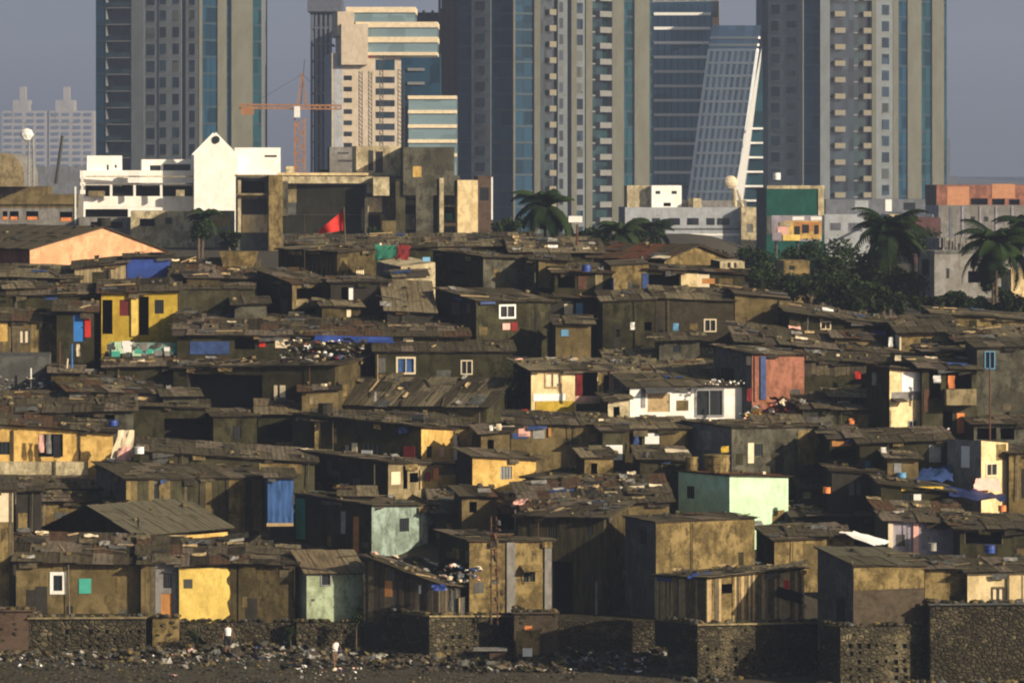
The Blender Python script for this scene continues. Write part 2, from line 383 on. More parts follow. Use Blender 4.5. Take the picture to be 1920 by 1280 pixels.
            bx(f, u0, u1, z0, z1, -.08, -.05, mt); po = f.build('door', T)
            g = MB(); bx(g, u1-.12, u1-.08, (z0+z1)/2, (z0+z1)/2+.12, -.048, -.01, DGREY); g.build('handle', po)
        elif kind == 'opening':
            if fr:
                bx(f, u0, u0+.06, z0, z1, -.05, .04, fr); bx(f, u1-.06, u1, z0, z1, -.05, .04, fr); bx(f, u0-.1, u1+.1, z1-.02, z1+.06, .003, .06, fr); f.build('frame', T)
        elif kind == 'bars':
            k = int((u1-u0)/.14)
            for i in range(k+1):
                uu = u0+(u1-u0)*i/max(k, 1); bx(f, uu-.015, uu+.015, z0, z1, .03, .06, mt)
            bx(f, u0, u1, z0-.03, z0, .02, .07, mt); bx(f, u0, u1, z1, z1+.03, .02, .07, mt); f.build('grille', T)
        elif kind == 'balcony':
            bx(f, u0, u1, z0, z0+.08, .003, .9, mt); bx(f, u0, u1, z0+.08, z1, .82, .9, mt); bx(f, u0, u0+.07, z0+.08, z1, .003, .82, mt); bx(f, u1-.07, u1, z0+.08, z1, .003, .82, mt); f.build('balcony', T)
        elif kind == 'cage':
            bx(f, u0, u1, z0, z1, .003, .35, W['gryd'])
            for k in range(8): zz = z0+(z1-z0)*k/7; bx(f, u0, u1, zz-.02, zz+.02, .353, .38, mt)
            for uu in (u0, (u0+u1)/2, u1): bx(f, uu-.04, uu+.04, z0-.03, z1+.03, .353, .4, fr or mt)
            bx(f, u0-.04, u1+.04, z0-.1, z0-.04, .003, .45, fr or mt); f.build('window_cage', T)
        elif kind == 'awning':
            A = Vector((o.x, o.y, 0))+d*u0+n*.01+UP*z1; Bq = Vector((o.x, o.y, 0))+d*u1+n*.01+UP*z1
            C2 = Bq+n*.7-UP*(z1-z0); D2 = A+n*.7-UP*(z1-z0)
            f.face([A, Bq, C2, D2], mt); f.face([D2-UP*.04, C2-UP*.04, Bq-UP*.04, A-UP*.04], mt); f.face([D2, C2, C2-UP*.04, D2-UP*.04], mt); f.build('awning', T)
        elif kind == 'patchy':   # ragged-edged coat of paint
            rr = random.Random(3); cu = 0; pts = []
            nn = 40
            for i in range(nn+1): pts.append((u0, z0+(z1-z0)*i/nn)) if i in (0, nn) else None
            top = [(u0, z0), ]
            edge = []
            for i in range(15):
                zz = z0+.12+(z1-z0-.12)*(i+rr.uniform(-.3, .3)*(0 < i < 14))/14; edge.append((u1-rr.choice([.02, .05, .1, .22, .3])*rr.random()*1.4-(.5 if i == 0 else 0), zz))
            bot = [(u0+(u1-u0-.5)*i/8, z0+.12*rr.random()) for i in range(9)]
            poly = bot+edge+[(u0, z1)]
            q = [Vector((o.x, o.y, 0))+d*a+n*.012+UP*b for a, b in poly]; f.face(q, mt, [(a, b) for a, b in poly]); f.build('paint_coat', T)
        else:
            pr = .04 if kind not in ('post', 'column') else .12
            bx(f, u0, u1, z0, z1, .003, pr, mt); f.build(kind, T)
    # weathered extras on the shanty fronts: patched plaster, black panels for dark doorways, eave posts, pipes, ragged eave sheets
    if own and cat in ('house', 'shack') and roof:
        q = random.Random(len(HB)*31+5)
        for (o, e, n, w, za, zb_, hh, mw, s) in ((C, dR, h.nR, wR, zc, zr, hR, mr, 1), (C, dL, h.nL, wL, zc, zl, hL, ml, -1)):
            if w*abs(n.y) < 1.6 and w*abs(n.y)*28 < 40: continue
            zlo = Z(yb, D)
            def pn(u0, u1, z0, z1, f1, m, mb2):
                A = Vector((o.x, o.y, 0))+e*(u0 if s > 0 else u1)+n*f1+UP*z0; mb2.box(A, e*(u1-u0)*s, -n*(f1-.003), UP*(z1-z0), m)
            free = lambda a, b: not any(x[0]-.25 < b and a < x[1]+.25 for x in hh) and not any(k_[1]-.1 < b and a < k_[2]+.1 for k_ in sub if k_[9] == (s > 0))
            if feats and feats[0][0] == 'patchy': continue
            for k in range(int(w*.95)):
                u0 = q.uniform(.1, w-.6); u1 = u0+q.uniform(.25, 1.1); zt = za+(zb_-za)*u0/w; z0 = zlo+q.uniform(-.2, max(.1, zt-zlo-.9)); z1 = z0+q.uniform(.25, 1.0)
                if u1 > w-.05 or z1 > zt-.15 or not free(u0, u1): continue
                t_ = q.random()
                if t_ > .93 or (k == 0 and w > 2.2 and q.random() < .6): z0 = zlo-.3; z1 = min(zt-.3, zlo+q.uniform(1.2, 1.8)); u1 = min(w-.1, u0+q.uniform(.4, .75)); mm = W['blk']  # tall black panel painted as the dark of a doorway
                else: mm = W['gryd'] if t_ < .25 else W['ol2'] if t_ < .45 else W['olb'] if t_ < .62 else W['tan2'] if t_ < .76 else WOOD if t_ < .8 else W['ol'] if t_ < .92 else W['gry']
                if mw in (W['yel2'], W['mint'], W['wht'], W['crm'], W['mintw'], W['red'], W['mint2']) and q.random() < .75: continue
                x = MB(); pn(u0, u1, z0, z1, .012+.004*(k % 5), mm, x); x.build('patch', T)
            for k in range(int(w*.22+q.random()) if mw not in (W['mint'], W['wht'], W['red'], W['mint2']) else 0):
                u0 = q.uniform(.15, w-.2); zt = za+(zb_-za)*u0/w
                if not free(u0, u0+.08): continue
                x = MB(); b0 = Vector((o.x, o.y, 0))+e*u0+n*(over*q.uniform(.5, .95))
                x.tube(b0+UP*(zlo-.4), b0+e*q.uniform(-.08, .08)+UP*(zt-.06), .035, .03, q.choice([WOOD, WOODD, WOODD, W['gry'], RUST]), 5); x.build('eave_post', T)
            if over > .2:
                for k in range(int(w*.3+q.random())):
                    u0 = q.uniform(0, w-.5); u1 = min(w, u0+q.uniform(.4, 1.5)); zt = za+(zb_-za)*u0/w; b0 = Vector((o.x, o.y, zt-.04))+n*(over*.9); hg = q.uniform(.12, .38)
                    x = MB(); x.sheet([b0+e*u0-UP*hg, b0+e*u1-UP*hg*q.uniform(.4, 1.2), b0+e*u1, b0+e*u0], 4, 2, .03, q.choice([W['blk'], WOODD, W['gryd'], WOOD, W['tan2'], BLUED if q.random() < .3 else W['ol2']]), q); x.build('eave_flap', T)
    # roof
    if roof and roof != 'none':
        mats = G[roof] if isinstance(roof, str) else roof
        rb = MB(); rr = random.Random(len(HB)*7+1)
        planes = []
        if gable == 'L':
            ev = over*.5; sl = (zrd-zc)/(wL/2)
            planes.append((Vector((*C.xy, zc))-dR*over-dL*over-UP*sl*over, dR*(wR+2*over), dL*(wL/2+over)+UP*(zrd-zc+sl*over)))
            planes.append((Vector((*(Lp+dR*wR).xy, zc))+dR*over+dL*over-UP*sl*over, -dR*(wR+2*over), -dL*(wL/2+over)+UP*(zrd-zc+sl*over)))
        elif gable == 'R':
            sl = (zrd-zc)/(wR/2)
            planes.append((Vector((*Lp.xy, zc))+dL*over-dR*over-UP*sl*over, -dL*(wL+2*over), dR*(wR/2+over)+UP*(zrd-zc+sl*over)))
            planes.append((Vector((*Rp.xy, zr))-dL*over+dR*over-UP*sl*over, dL*(wL+2*over), -dR*(wR/2+over)+UP*(zrd-zr+sl*over)))
        else:
            gR = (zr-zc)/wR; gL = (zl-zc)/wL
            o = Vector((*C.xy, zc))-dR*over-dL*over-UP*(gR+gL)*over
            planes.append((o, dR*(wR+2*over)+UP*gR*(wR+2*over), dL*(wL+2*over)+UP*gL*(wL+2*over)))
        for (o, a, b) in planes:
            n = a.cross(b).normalized()
            if n.z < 0: n = -n
            o = o+UP*.012
            rb.box(o, a, b, n*rooft, WOODD)
            # corrugated sheets run down the main slope; lay them in a loose grid
            La, Lb = a.length, b.length; ea, eb = a.normalized(), b.normalized()
            steepb = abs(eb.z) >= abs(ea.z)
            sw, sl_ = (1.0, 2.2) if steepb else (2.2, 1.0)
            na, nb = max(1, round(La/sw)), max(1, round(Lb/sl_))
            for j in range(nb):
                for i in range(na):
                    if messy > .75 and rr.random() < .06: continue
                    a0 = La*i/na-.04-rr.uniform(0, .1)*messy; a1 = La*(i+1)/na+.04+rr.uniform(0, .12)*messy
                    b0 = Lb*j/nb-.05-rr.uniform(0, .25)*messy; b1 = Lb*(j+1)/nb+.05
                    h0 = rooft+.015+.03*((i+j) % 2)+rr.uniform(0, .03)*messy; ro = rr.uniform(-.05, .05)*messy; tl = rr.uniform(0, .05)*messy
                    ea2 = (ea+eb*ro).normalized(); eb2 = (eb-ea*ro).normalized()
                    o2 = o+ea*a0+eb*b0+n*h0; A = ea2*(a1-a0); Bv = eb2*(b1-b0)-n*0.02; m = rr.choice(mats) if sheet is None else (sheet[(i*7+j*3) % len(sheet)])
                    T4 = [o2, o2+A+n*tl*.5, o2+A+Bv+n*tl*.3, o2+Bv]; tk = n*.022
                    U = [(0+i*1.3, 0+j), (A.length+i*1.3, 0+j), (A.length+i*1.3, Bv.length+j), (i*1.3, Bv.length+j)]
                    if not steepb: U = [(v_, u_) for u_, v_ in U]
                    rb.face([p+tk for p in T4], m, U); rb.face([T4[3], T4[2], T4[1], T4[0]], m, U)
                    for k in range(4):
                        p, q = T4[k], T4[(k+1) % 4]; rb.face([p, q, q+tk, p+tk], m, [(0, 0), (.01, 0), (.01, .02), (0, .02)])
            # loose litter weighing the sheets down
            cnt = int(La*Lb*messy*.7)
            for k in range(cnt):
                p = o+ea*rr.uniform(0, La)+eb*rr.uniform(.05, .98)*Lb+n*(rooft+.06); q = rr.random()
                if messy > .95 and rr.random() < .16:
                    L, w = rr.uniform(.25, .9), rr.uniform(.15, .4); LIT.sheet([p-ea*L/2+n*.08, p+ea*L/2+n*.08, p+ea*L/2+eb*w+n*.16, p-ea*L/2+eb*w+n*.16], 3, 2, .05, rr.choice([CREAM, TIN, WOODT, W['tan'], PINK if rr.random() < .3 else TIN, WOODT]), rr); continue
                if q < .33:
                    an = rr.uniform(-.35, .35) if rr.random() < .7 else rr.uniform(0, 3); L = rr.uniform(.6, 2.2); e = (ea*math.cos(an)+eb*math.sin(an)); s2 = n.cross(e)
                    L = min(L, La*.5)
                    LIT.box(p-e*L/2+n*.03, e*L, s2*rr.uniform(.05, .16), n*.05, rr.choice([WOOD, WOODD, WOODT if rr.random() < .4 else WOODD, WOOD, WOOD, WOODD]))
                elif q < .62: r_ = rr.uniform(.07, .2); LIT.lump(p+n*r_*.5, r_, r_, r_*.7, rr.choice([W['olb'], W['ol'], W['tan'], W['gryd'], W['blk']]), rr)
                elif q < .8:
                    L, w = rr.uniform(.5, 1.6), rr.uniform(.4, 1.1); LIT.sheet([p-ea*L/2-eb*w/2+n*.06, p+ea*L/2-eb*w/2+n*.06, p+ea*L/2+eb*w/2+n*.08, p-ea*L/2+eb*w/2+n*.08], 4, 3, .035, rr.choice([W['gryd'], WOOD, W['blk'], G['l'][1], G['r'][0], BLUED if rr.random() < .25 else W['blk'], W['gryd'], CREAM if rr.random() < .2 else WOODD]), rr)
                elif q < .9: LIT.cbox(p+n*.1, rr.uniform(.15, .4), rr.uniform(.15, .3), .15, rr.choice([WOOD, W['olb'], W['brick'], W['gryd'], CREAM if rr.random() < .25 else WOODD]), rr.uniform(0, 3))
                else:
                    L = rr.uniform(.3, 1.0); LIT.sheet([p-ea*L/2+n*.05, p+ea*L/2+n*.05, p+ea*L/2+eb*.4+n*.2, p-ea*L/2+eb*.4+n*.2], 3, 2, .05, rr.choice([WOODD, W['blk'], WOOD, W['gryd'], W['gry'], WHITE if rr.random() < .12 else WOOD]), rr)
        rb.build('roof', T)
    return T
def V(into, part, xl, xc, xr, th, yt, yb, D, mL, mR, feats=(), roof=None, **kw):
    return H('v%d' % len(HB), None, None, None, xl, xc, xr, th, yt, yb, None, None, mL, mR, roof, feats, D=D, into=into, part=part, **kw)
# ------------------------------------------------------------------ the shanty houses, front row to crest
S = 'shanty_house'; ho = 'house'
# front row, left
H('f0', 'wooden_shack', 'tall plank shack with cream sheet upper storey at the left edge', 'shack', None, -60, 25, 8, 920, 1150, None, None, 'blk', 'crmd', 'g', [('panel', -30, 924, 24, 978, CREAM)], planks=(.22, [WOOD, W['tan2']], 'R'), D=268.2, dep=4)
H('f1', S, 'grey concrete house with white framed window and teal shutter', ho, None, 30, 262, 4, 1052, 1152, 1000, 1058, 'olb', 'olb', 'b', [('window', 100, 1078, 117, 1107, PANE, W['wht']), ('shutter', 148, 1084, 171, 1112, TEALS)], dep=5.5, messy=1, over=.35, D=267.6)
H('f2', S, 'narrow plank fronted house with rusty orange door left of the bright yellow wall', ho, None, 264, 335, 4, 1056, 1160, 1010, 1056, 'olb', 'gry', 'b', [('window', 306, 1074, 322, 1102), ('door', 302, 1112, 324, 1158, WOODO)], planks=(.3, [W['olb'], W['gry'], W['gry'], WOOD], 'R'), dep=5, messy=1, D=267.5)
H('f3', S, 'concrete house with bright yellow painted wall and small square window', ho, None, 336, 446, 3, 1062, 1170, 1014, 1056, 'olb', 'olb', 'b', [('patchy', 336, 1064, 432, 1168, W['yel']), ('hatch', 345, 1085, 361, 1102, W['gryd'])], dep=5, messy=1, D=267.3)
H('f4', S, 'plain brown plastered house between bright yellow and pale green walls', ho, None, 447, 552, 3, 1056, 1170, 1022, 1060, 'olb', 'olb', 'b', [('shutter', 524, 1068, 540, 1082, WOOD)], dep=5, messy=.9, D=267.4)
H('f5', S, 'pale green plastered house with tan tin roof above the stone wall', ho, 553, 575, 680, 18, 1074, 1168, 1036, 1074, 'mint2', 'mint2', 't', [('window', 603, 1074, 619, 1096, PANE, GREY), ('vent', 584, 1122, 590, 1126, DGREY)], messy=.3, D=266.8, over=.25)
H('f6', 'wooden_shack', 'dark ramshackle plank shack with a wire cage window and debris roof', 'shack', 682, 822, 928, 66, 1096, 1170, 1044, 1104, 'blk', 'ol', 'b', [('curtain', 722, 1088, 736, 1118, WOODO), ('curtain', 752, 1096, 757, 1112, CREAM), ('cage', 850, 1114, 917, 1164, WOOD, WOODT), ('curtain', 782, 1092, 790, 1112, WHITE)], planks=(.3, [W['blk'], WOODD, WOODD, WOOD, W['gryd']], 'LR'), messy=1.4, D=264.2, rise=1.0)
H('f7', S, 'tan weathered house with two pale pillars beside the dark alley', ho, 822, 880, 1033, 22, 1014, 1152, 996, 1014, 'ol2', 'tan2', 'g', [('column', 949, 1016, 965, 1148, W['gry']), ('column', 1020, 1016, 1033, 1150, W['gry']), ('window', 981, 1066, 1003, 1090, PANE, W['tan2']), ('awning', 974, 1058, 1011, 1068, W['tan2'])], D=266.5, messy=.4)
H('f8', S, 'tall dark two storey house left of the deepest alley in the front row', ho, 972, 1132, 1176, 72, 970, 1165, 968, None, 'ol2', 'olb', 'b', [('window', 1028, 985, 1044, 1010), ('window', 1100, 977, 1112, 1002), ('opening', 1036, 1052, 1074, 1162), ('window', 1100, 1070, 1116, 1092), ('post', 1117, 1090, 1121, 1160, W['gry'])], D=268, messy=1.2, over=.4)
H('f9', S, 'tall house with dark left side and long stained tan right wall', ho, 1172, 1230, 1415, 28, 980, 1175, 970, 972, 'gryd', 'tan2', 'g', [('window', 1199, 993, 1212, 1020), ('door', 1186, 1085, 1208, 1150, DGREY)], D=265, messy=.5, over=.15)
H('f10', 'wooden_shack', 'bamboo slat shack with tarp covered roof above block wall', 'shack', 1228, 1325, 1508, 38, 1084, 1168, 1080, 1066, 'blk', 'tan2', 'l', [('opening', 1352, 1094, 1374, 1112)], planks=(.17, [WOODT, WOODT, WOOD, W['tan2']], 'RL'), D=252, messy=1.0, rise=.7, over=.3)
H('f11', S, 'brick house on a tall block base with grey tin roof at lower right', ho, 1533, 1600, 1733, 24, 1060, 1178, 1028, 1062, 'gryd', 'brick', 'x', [('band', 1600, 1062, 1732, 1104, W['tan2'])], D=249, messy=.35, over=.2, dep=6)
H('f12', S, 'low tan plastered house right of the tall brick house', ho, None, 1734, 1812, 5, 1068, 1136, 1045, 1068, 'olb', 'tan2', 'g', [], D=251, messy=.6)
H('f13', S, 'cream plastered house with boarded square window at the right edge', ho, None, 1814, 1990, 5, 1074, 1134, 1050, 1072, 'olb', 'crm', 'g', [('window', 1862, 1102, 1884, 1126, CREAM, WOOD), ('post', 1888, 1076, 1892, 1132, WOOD)], D=250.5, messy=.8, over=.3)
# second row
H('s0', S, 'dark shed with low tan wall right of the cream sheet storey', ho, None, 30, 76, 5, 922, 990, 905, 922, 'blk', 'blk', 'g', D=276, messy=.4)
H('s1', S, 'gabled house with long grey tin roof and orange end wall', ho, 82, 255, 430, 50, 1004, 1050, None, 1000, 'ol2', 'tan', 'x', [('panel', 348, 1000, 426, 1030, W['yel2'])], gable='L', yridge=950, D=275, messy=.25, over=.25, sheet=[G['x'][0], G['l'][2], G['x'][1], G['x'][0], G['x'][1], G['x'][0], G['l'][2]])
H('s1b', S, 'tan walled house with sagging brown roof behind the grey gabled roof', ho, None, 76, 300, 4, 940, 1000, 912, 942, 'olb', 'tan2', 'b', D=284, messy=.7)
H('s2', S, 'long plank and concrete house with blue sheet end and paired dark window', ho, 180, 236, 506, 20, 898, 1000, 868, 896, 'gryd', 'ol', 'g', [('window', 284, 907, 300, 934, PANE), ('band', 346, 900, 350, 990, WOOD)], D=282, messy=.4, planks=(.35, [W['ol'], W['ol'], W['olb'], W['tan2']], 'R'))
H('s2b', 'wooden_shack', 'blue sheet metal lean-to with pale sill over a dark gap', 'shack', None, 502, 550, 6, 896, 980, 880, 896, 'blu', 'blu', 'g', [('sill', 500, 980, 550, 986, WOODT)], D=281.5, messy=.2, base=.05, dep=3)
H('s3', S, 'corner house with worn mint wall, square window and dark left side', ho, 553, 697, 815, 46, 948, 1032, 926, 948, 'ol2', 'mintw', 'g', [('window', 749, 971, 767, 996), ('strip', 555, 934, 572, 1010, GREEN), ('shutter', 663, 968, 673, 1036, WOODO), ('shutter', 640, 958, 648, 1000, GREY)], D=280, messy=.45, over=.3)
H('s4', S, 'brown walled house with reddish debris roof behind the two pillar house', ho, None, 816, 975, 6, 962, 1015, 922, 962, 'blk', 'ol', 'b', [('window', 905, 968, 926, 990)], D=283, messy=1.3)
H('s5', S, 'low house under a brown debris roof at the middle of the second row', ho, None, 985, 1255, 5, 956, 1010, 908, 940, 'ol2', 'olb', 'b', D=276.5, messy=1.5, dep=6)
H('s6', S, 'bright pale green cube house with rust red roof edge', ho, 1272, 1368, 1478, 44, 893, 985, 884, 895, 'mint', 'mint', 'r', [('window', 1287, 911, 1302, 934)], D=281, messy=.5, over=.18)
H('s7', S, 'tan block house below a crumpled white tarp', ho, 1418, 1452, 1600, 16, 1012, 1060, 990, 1006, 'ol2', 'tan2', 'g', D=268, messy=.8)
H('s7b', S, 'sunken dark house with slumped roof right of the pale green cube house', ho, None, 1486, 1665, 5, 968, 1015, 945, 968, 'blk', 'blk', 'g', D=283, messy=1.4)
H('s8', S, 'lavender fronted house with three pale posts under a brown tiled roof', ho, None, 1665, 1810, 5, 976, 1034, 942, 980, 'ol2', 'lav', 'b', [('post', 1665, 980, 1674, 1034, CREAM), ('post', 1712, 980, 1722, 1034, PINK), ('post', 1792, 984, 1797, 1036, WOOD), ('door', 1728, 990, 1744, 1030, GREY)], D=271, messy=1.1, over=.4)
H('s9', S, 'open fronted shed with dark interior behind the cream house at right', ho, None, 1800, 1960, 4, 990, 1040, 966, 992, 'ol2', 'ol2', 'g', [('opening', 1808, 996, 1880, 1020, PANE, WOOD)], D=269, messy=.9, over=.6)
H('s10', S, 'dark green walled house with yellowish roof edge left of blue tarp', ho, None, 1652, 1785, 4, 908, 975, 890, 924, 'blk', 'ol2', 'g', [('window', 1692, 926, 1708, 948), ('panel', 1713, 926, 1727, 946, WHITE), ('fascia', 1690, 912, 1768, 920, YELC)], D=280, messy=.8)
H('s11', S, 'blackened shed with two slim grey windows behind the slumped roof', ho, None, 1560, 1652, 4, 882, 940, 870, 888, 'blk', 'blk', 'g', [('window', 1592, 903, 1602, 928, GREY), ('window', 1606, 903, 1614, 928, GREY)], D=284, messy=.8)
# third row
H('t1', S, 'wide ochre yellow house on posts with clothes hung in its opening', ho, None, -60, 212, 5, 792, 866, 770, 812, 'ol2', 'yel2', 'b', [('opening', 72, 812, 118, 856), ('post', 22, 806, 26, 900, WOODD), ('post', 148, 812, 151, 862, WOODD), ('window', -10, 828, 18, 852)], D=292, messy=.9, over=.35)
H('t1b', S, 'cream plinth storey with posts under the ochre yellow house', 'house', None, -60, 165, 4, 866, 895, None, 866, 'olb', 'crmd', None, [('post', 101, 862, 105, 902, WOOD)], D=291.3, dep=3)
H('t1c', S, 'low dark house with wide tar roof below the cream plinth storey', ho, None, -60, 240, 4, 915, 955, 893, 918, 'blk', 'ol2', 'g', D=286.5, messy=.5)
H('t2', S, 'small concrete box house with one dark window above a broad grey roof', ho, 384, 400, 482, 12, 780, 838, 768, 780, 'ol2', 'ol', 'g', [('window', 437, 798, 452, 822)], D=298, messy=.25, dep=4)
H('t2b', S, 'broad low house with sloping grey roof and tan gable strip', ho, None, 262, 590, 5, 846, 900, 822, 868, 'ol2', 'ol', 'g', [('panel', 486, 868, 566, 888, W['tan2'])], D=289, messy=.35, dep=5)
H('t3', S, 'long dark house with bright yellow right face and torn dark stain', ho, 548, 790, 880, 62, 802, 870, 776, 806, 'ol2', 'yel2', 'g', [('window', 682, 832, 715, 852), ('window', 800, 836, 811, 858, PANE), ('basin', 678, 844, 698, 854, WHITE), ('post', 851, 806, 858, 862, WHITE), ('curtain', 824, 838, 832, 856, PINK), ('strip', 866, 808, 870, 836, WHITE), ('sash', 757, 836, 778, 858, REDD), ('curtain', 660, 830, 670, 852, CREAM), ('curtain', 648, 834, 654, 850, GREY)], D=293, messy=.5, rise=.4)
H('t4', S, 'low house with yellow balcony front and orange clothes', ho, 560, 728, 856, 40, 868, 925, 846, 872, 'ol2', 'tan', 'g', [('panel', 822, 890, 854, 912, W['yel2']), ('shutter', 733, 884, 750, 908, CREAM), ('opening', 756, 880, 764, 916), ('post', 786, 880, 789, 916, WOODT), ('opening', 768, 886, 784, 904), ('panel', 792, 898, 820, 914, W['yel2'])], D=287, messy=.5)
H('t5', S, 'yellow plastered house with grey shutter left of the pitched tan roof', ho, 857, 886, 1005, 24, 856, 922, 842, 862, 'blk', 'yel2', 'g', [('window', 938, 874, 960, 898, GREY)], D=286.5, messy=.4)
H('t6', S, 'tan house with ragged pitched sheet roof at the centre', ho, 985, 1130, 1210, 60, 906, 950, 896, 890, 'olb', 'tan2', 'l', [('post', 1120, 906, 1126, 940, CREAM), ('opening', 1180, 902, 1198, 926)], D=282, messy=.9, over=.4, rise=.6)
H('t7', S, 'low olive house with striped pink cloth and tan end wall', ho, None, 958, 1142, 5, 796, 850, 774, 798, 'ol2', 'ol', 'g', [('curtain', 972, 798, 994, 818, PINK), ('panel', 999, 797, 1021, 822, TIN), ('tarp', 960, 812, 990, 822, BLUED), ('panel', 1106, 800, 1142, 828, W['tan2']), ('post', 1028, 802, 1033, 818, WOODO)], D=292, messy=.9)
H('t7b', S, 'narrow house with bright white lower panel beside a tan pitched roof', ho, None, 1130, 1172, 8, 808, 870, 798, 808, 'ol2', 'ol', 'g', [('panel', 1136, 834, 1167, 862, WHITE)], D=290.5, messy=.4, dep=3)
H('t8', S, 'dark house with a flat brown roof and white cupboard in its opening', ho, None, 1160, 1290, 5, 806, 860, 786, 804, 'ol2', 'ol', 'l', [('opening', 1180, 812, 1204, 850), ('cupboard', 1209, 812, 1236, 832, WHITE), ('panel', 1238, 806, 1286, 834, W['olb'])], D=291.5, messy=.6)
H('t8b', S, 'low dark house under blue grey sheets behind two clay coloured tanks', ho, None, 1200, 1290, 4, 862, 920, 838, 864, 'blk', 'ol2', 'g', D=285, messy=.9)
H('t9', S, 'concrete house with hanging white sheets and draped window', ho, 1284, 1372, 1556, 30, 802, 885, 790, 800, 'gry', 'ol', 'l', [('curtain', 1300, 806, 1334, 842, TIN), ('window', 1414, 832, 1430, 854), ('curtain', 1402, 830, 1413, 868, CREAM), ('panel', 1496, 806, 1554, 870, W['tan2']), ('opening', 1516, 828, 1530, 856)], D=289, messy=.6, over=.25)
H('t10', S, 'long dark walled house with grey shutter and slim blue window', ho, None, 1612, 1782, 4, 832, 895, 808, 826, 'blk', 'ol2', 'g', [('panel', 1742, 834, 1764, 866, GREY), ('window', 1622, 864, 1632, 882, LBLUE)], D=286.5, messy=.5)
H('t10b', S, 'small shed with orange board front right of the draped window house', ho, None, 1556, 1612, 4, 822, 880, 800, 822, 'ol2', 'ol2', 'g', [('panel', 1560, 826, 1596, 836, WOODO), ('opening', 1558, 842, 1598, 860)], D=288, messy=.8)
H('t11', S, 'two tone plastered house with peeling cream right face and hung cloths', ho, 1776, 1840, 1890, 42, 826, 925, 822, 830, 'gry', 'crm', None, [('window', 1850, 870, 1868, 890, PANE, CREAM), ('curtain', 1803, 836, 1818, 876, WHITE), ('panel', 1868, 832, 1886, 862, W['tan2'])], D=284, messy=.5)
H('t12', S, 'tan walled house cut by the right edge below the dark arcade', ho, None, 1892, 1990, 4, 850, 925, 835, 850, 'ol2', 'tan2', 'g', D=285, messy=.5)
H('t13', S, 'dark arcade storey with wide black openings at the right edge', ho, None, 1826, 1990, 4, 796, 860, 780, 796, 'ol2', 'ol', 'g', [('opening', 1832, 802, 1868, 824), ('opening', 1876, 802, 1902, 824)], D=291, messy=.7)
# fourth row
H('q1', S, 'cream plastered house with cloth filled doorway and yellow balcony', ho, 965, 996, 1152, 18, 694, 785, 676, 694, 'blk', 'crm', 'l', [('opening', 1078, 698, 1120, 742), ('opening', 1126, 698, 1142, 744), ('panel', 1004, 752, 1076, 776, W['yel3']), ('panel', 1080, 742, 1118, 752, PINK), ('panel', 1080, 756, 1146, 776, W['ol']), ('panel', 1000, 738, 1060, 751, WHITE), ('window', 1024, 700, 1050, 724, CREAM, WOODT), ('column', 1143, 696, 1150, 784, PINK)], D=300, messy=1.4, over=.45)
H('q1b', S, 'low dark house under a long debris strewn roof behind white house', ho, None, 1152, 1345, 4, 702, 740, 660, 700, 'ol2', 'ol', 'l', D=303, messy=1.5, over=.4, dep=6)
H('q2', S, 'bright white painted house with wooden double door and dark window', ho, 1152, 1181, 1398, 14, 726, 790, 704, 724, 'gryd', 'wht', 'g', [('door', 1214, 738, 1256, 772, WOODT), ('window', 1306, 732, 1354, 778, PANE, GREY), ('curtain', 1202, 728, 1210, 764, GREY), ('awning', 1206, 722, 1262, 734, DGREY)], D=297.5, messy=.6, over=.3)
H('q3', S, 'brick red painted house with dark grey left side and blue pole', ho, 1338, 1410, 1508, 36, 664, 772, 650, 666, 'corg', 'red', 'l', [('window', 1352, 690, 1376, 712, DARK), ('panel', 1400, 668, 1408, 684, CREAM), ('post', 1424, 668, 1434, 748, BLUED), ('post', 1413, 668, 1420, 752, W['red'])], D=298.5, messy=.6, over=.3)
H('q4', S, 'brown concrete house with reddish corner right of brick red wall', ho, None, 1510, 1622, 4, 686, 765, 664, 692, 'ol2', 'olb', 'g', [('panel', 1594, 690, 1620, 750, W['red']), ('opening', 1512, 690, 1522, 722)], D=303.2, messy=.4)
H('q4b', S, 'low house with stepped dark roof below the brown concrete house', ho, None, 1505, 1640, 4, 766, 815, 742, 770, 'ol2', 'ol', 'g', D=295, messy=.9)
H('q5', S, 'tall two storey house with cream stained wall and upper curtain', ho, 1624, 1668, 1728, 30, 692, 818, 686, 698, 'ol2', 'crm', 'g', [('curtain', 1690, 698, 1724, 734, WHITE), ('window', 1704, 790, 1718, 812, PANE, GREY), ('panel', 1672, 734, 1726, 750, W['gry']), ('awning', 1670, 746, 1692, 752, WOODD)], D=293.5, messy=.8, over=.35)
H('q6', S, 'two storey house with projecting concrete balcony and orange curtain', ho, None, 1729, 1832, 5, 690, 818, 672, 694, 'ol2', 'ol', 'g', [('opening', 1742, 694, 1764, 748), ('opening', 1774, 696, 1822, 730), ('balcony', 1770, 728, 1826, 758, W['tan']), ('opening', 1768, 770, 1786, 812), ('curtain', 1794, 774, 1808, 812, ORG), ('shutter', 1732, 730, 1742, 772, RUST)], D=294, messy=1, over=.5)
H('q7', S, 'tall bare concrete house with blue framed window at right edge', ho, None, 1832, 1990, 4, 652, 800, 636, 650, 'ol2', 'ol', 'g', [('window', 1848, 660, 1864, 690, PANE, LBLUE)], D=295.5, messy=.3)
H('q7b', 'wooden_shack', 'small dark shack under a long thin roof left of balcony house', 'shack', None, 1505, 1735, 4, 676, 700, 650, 682, 'blk', 'ol2', 'g', D=302.5, messy=.8, planks=(.3, [WOODD, WOOD], 'R'))
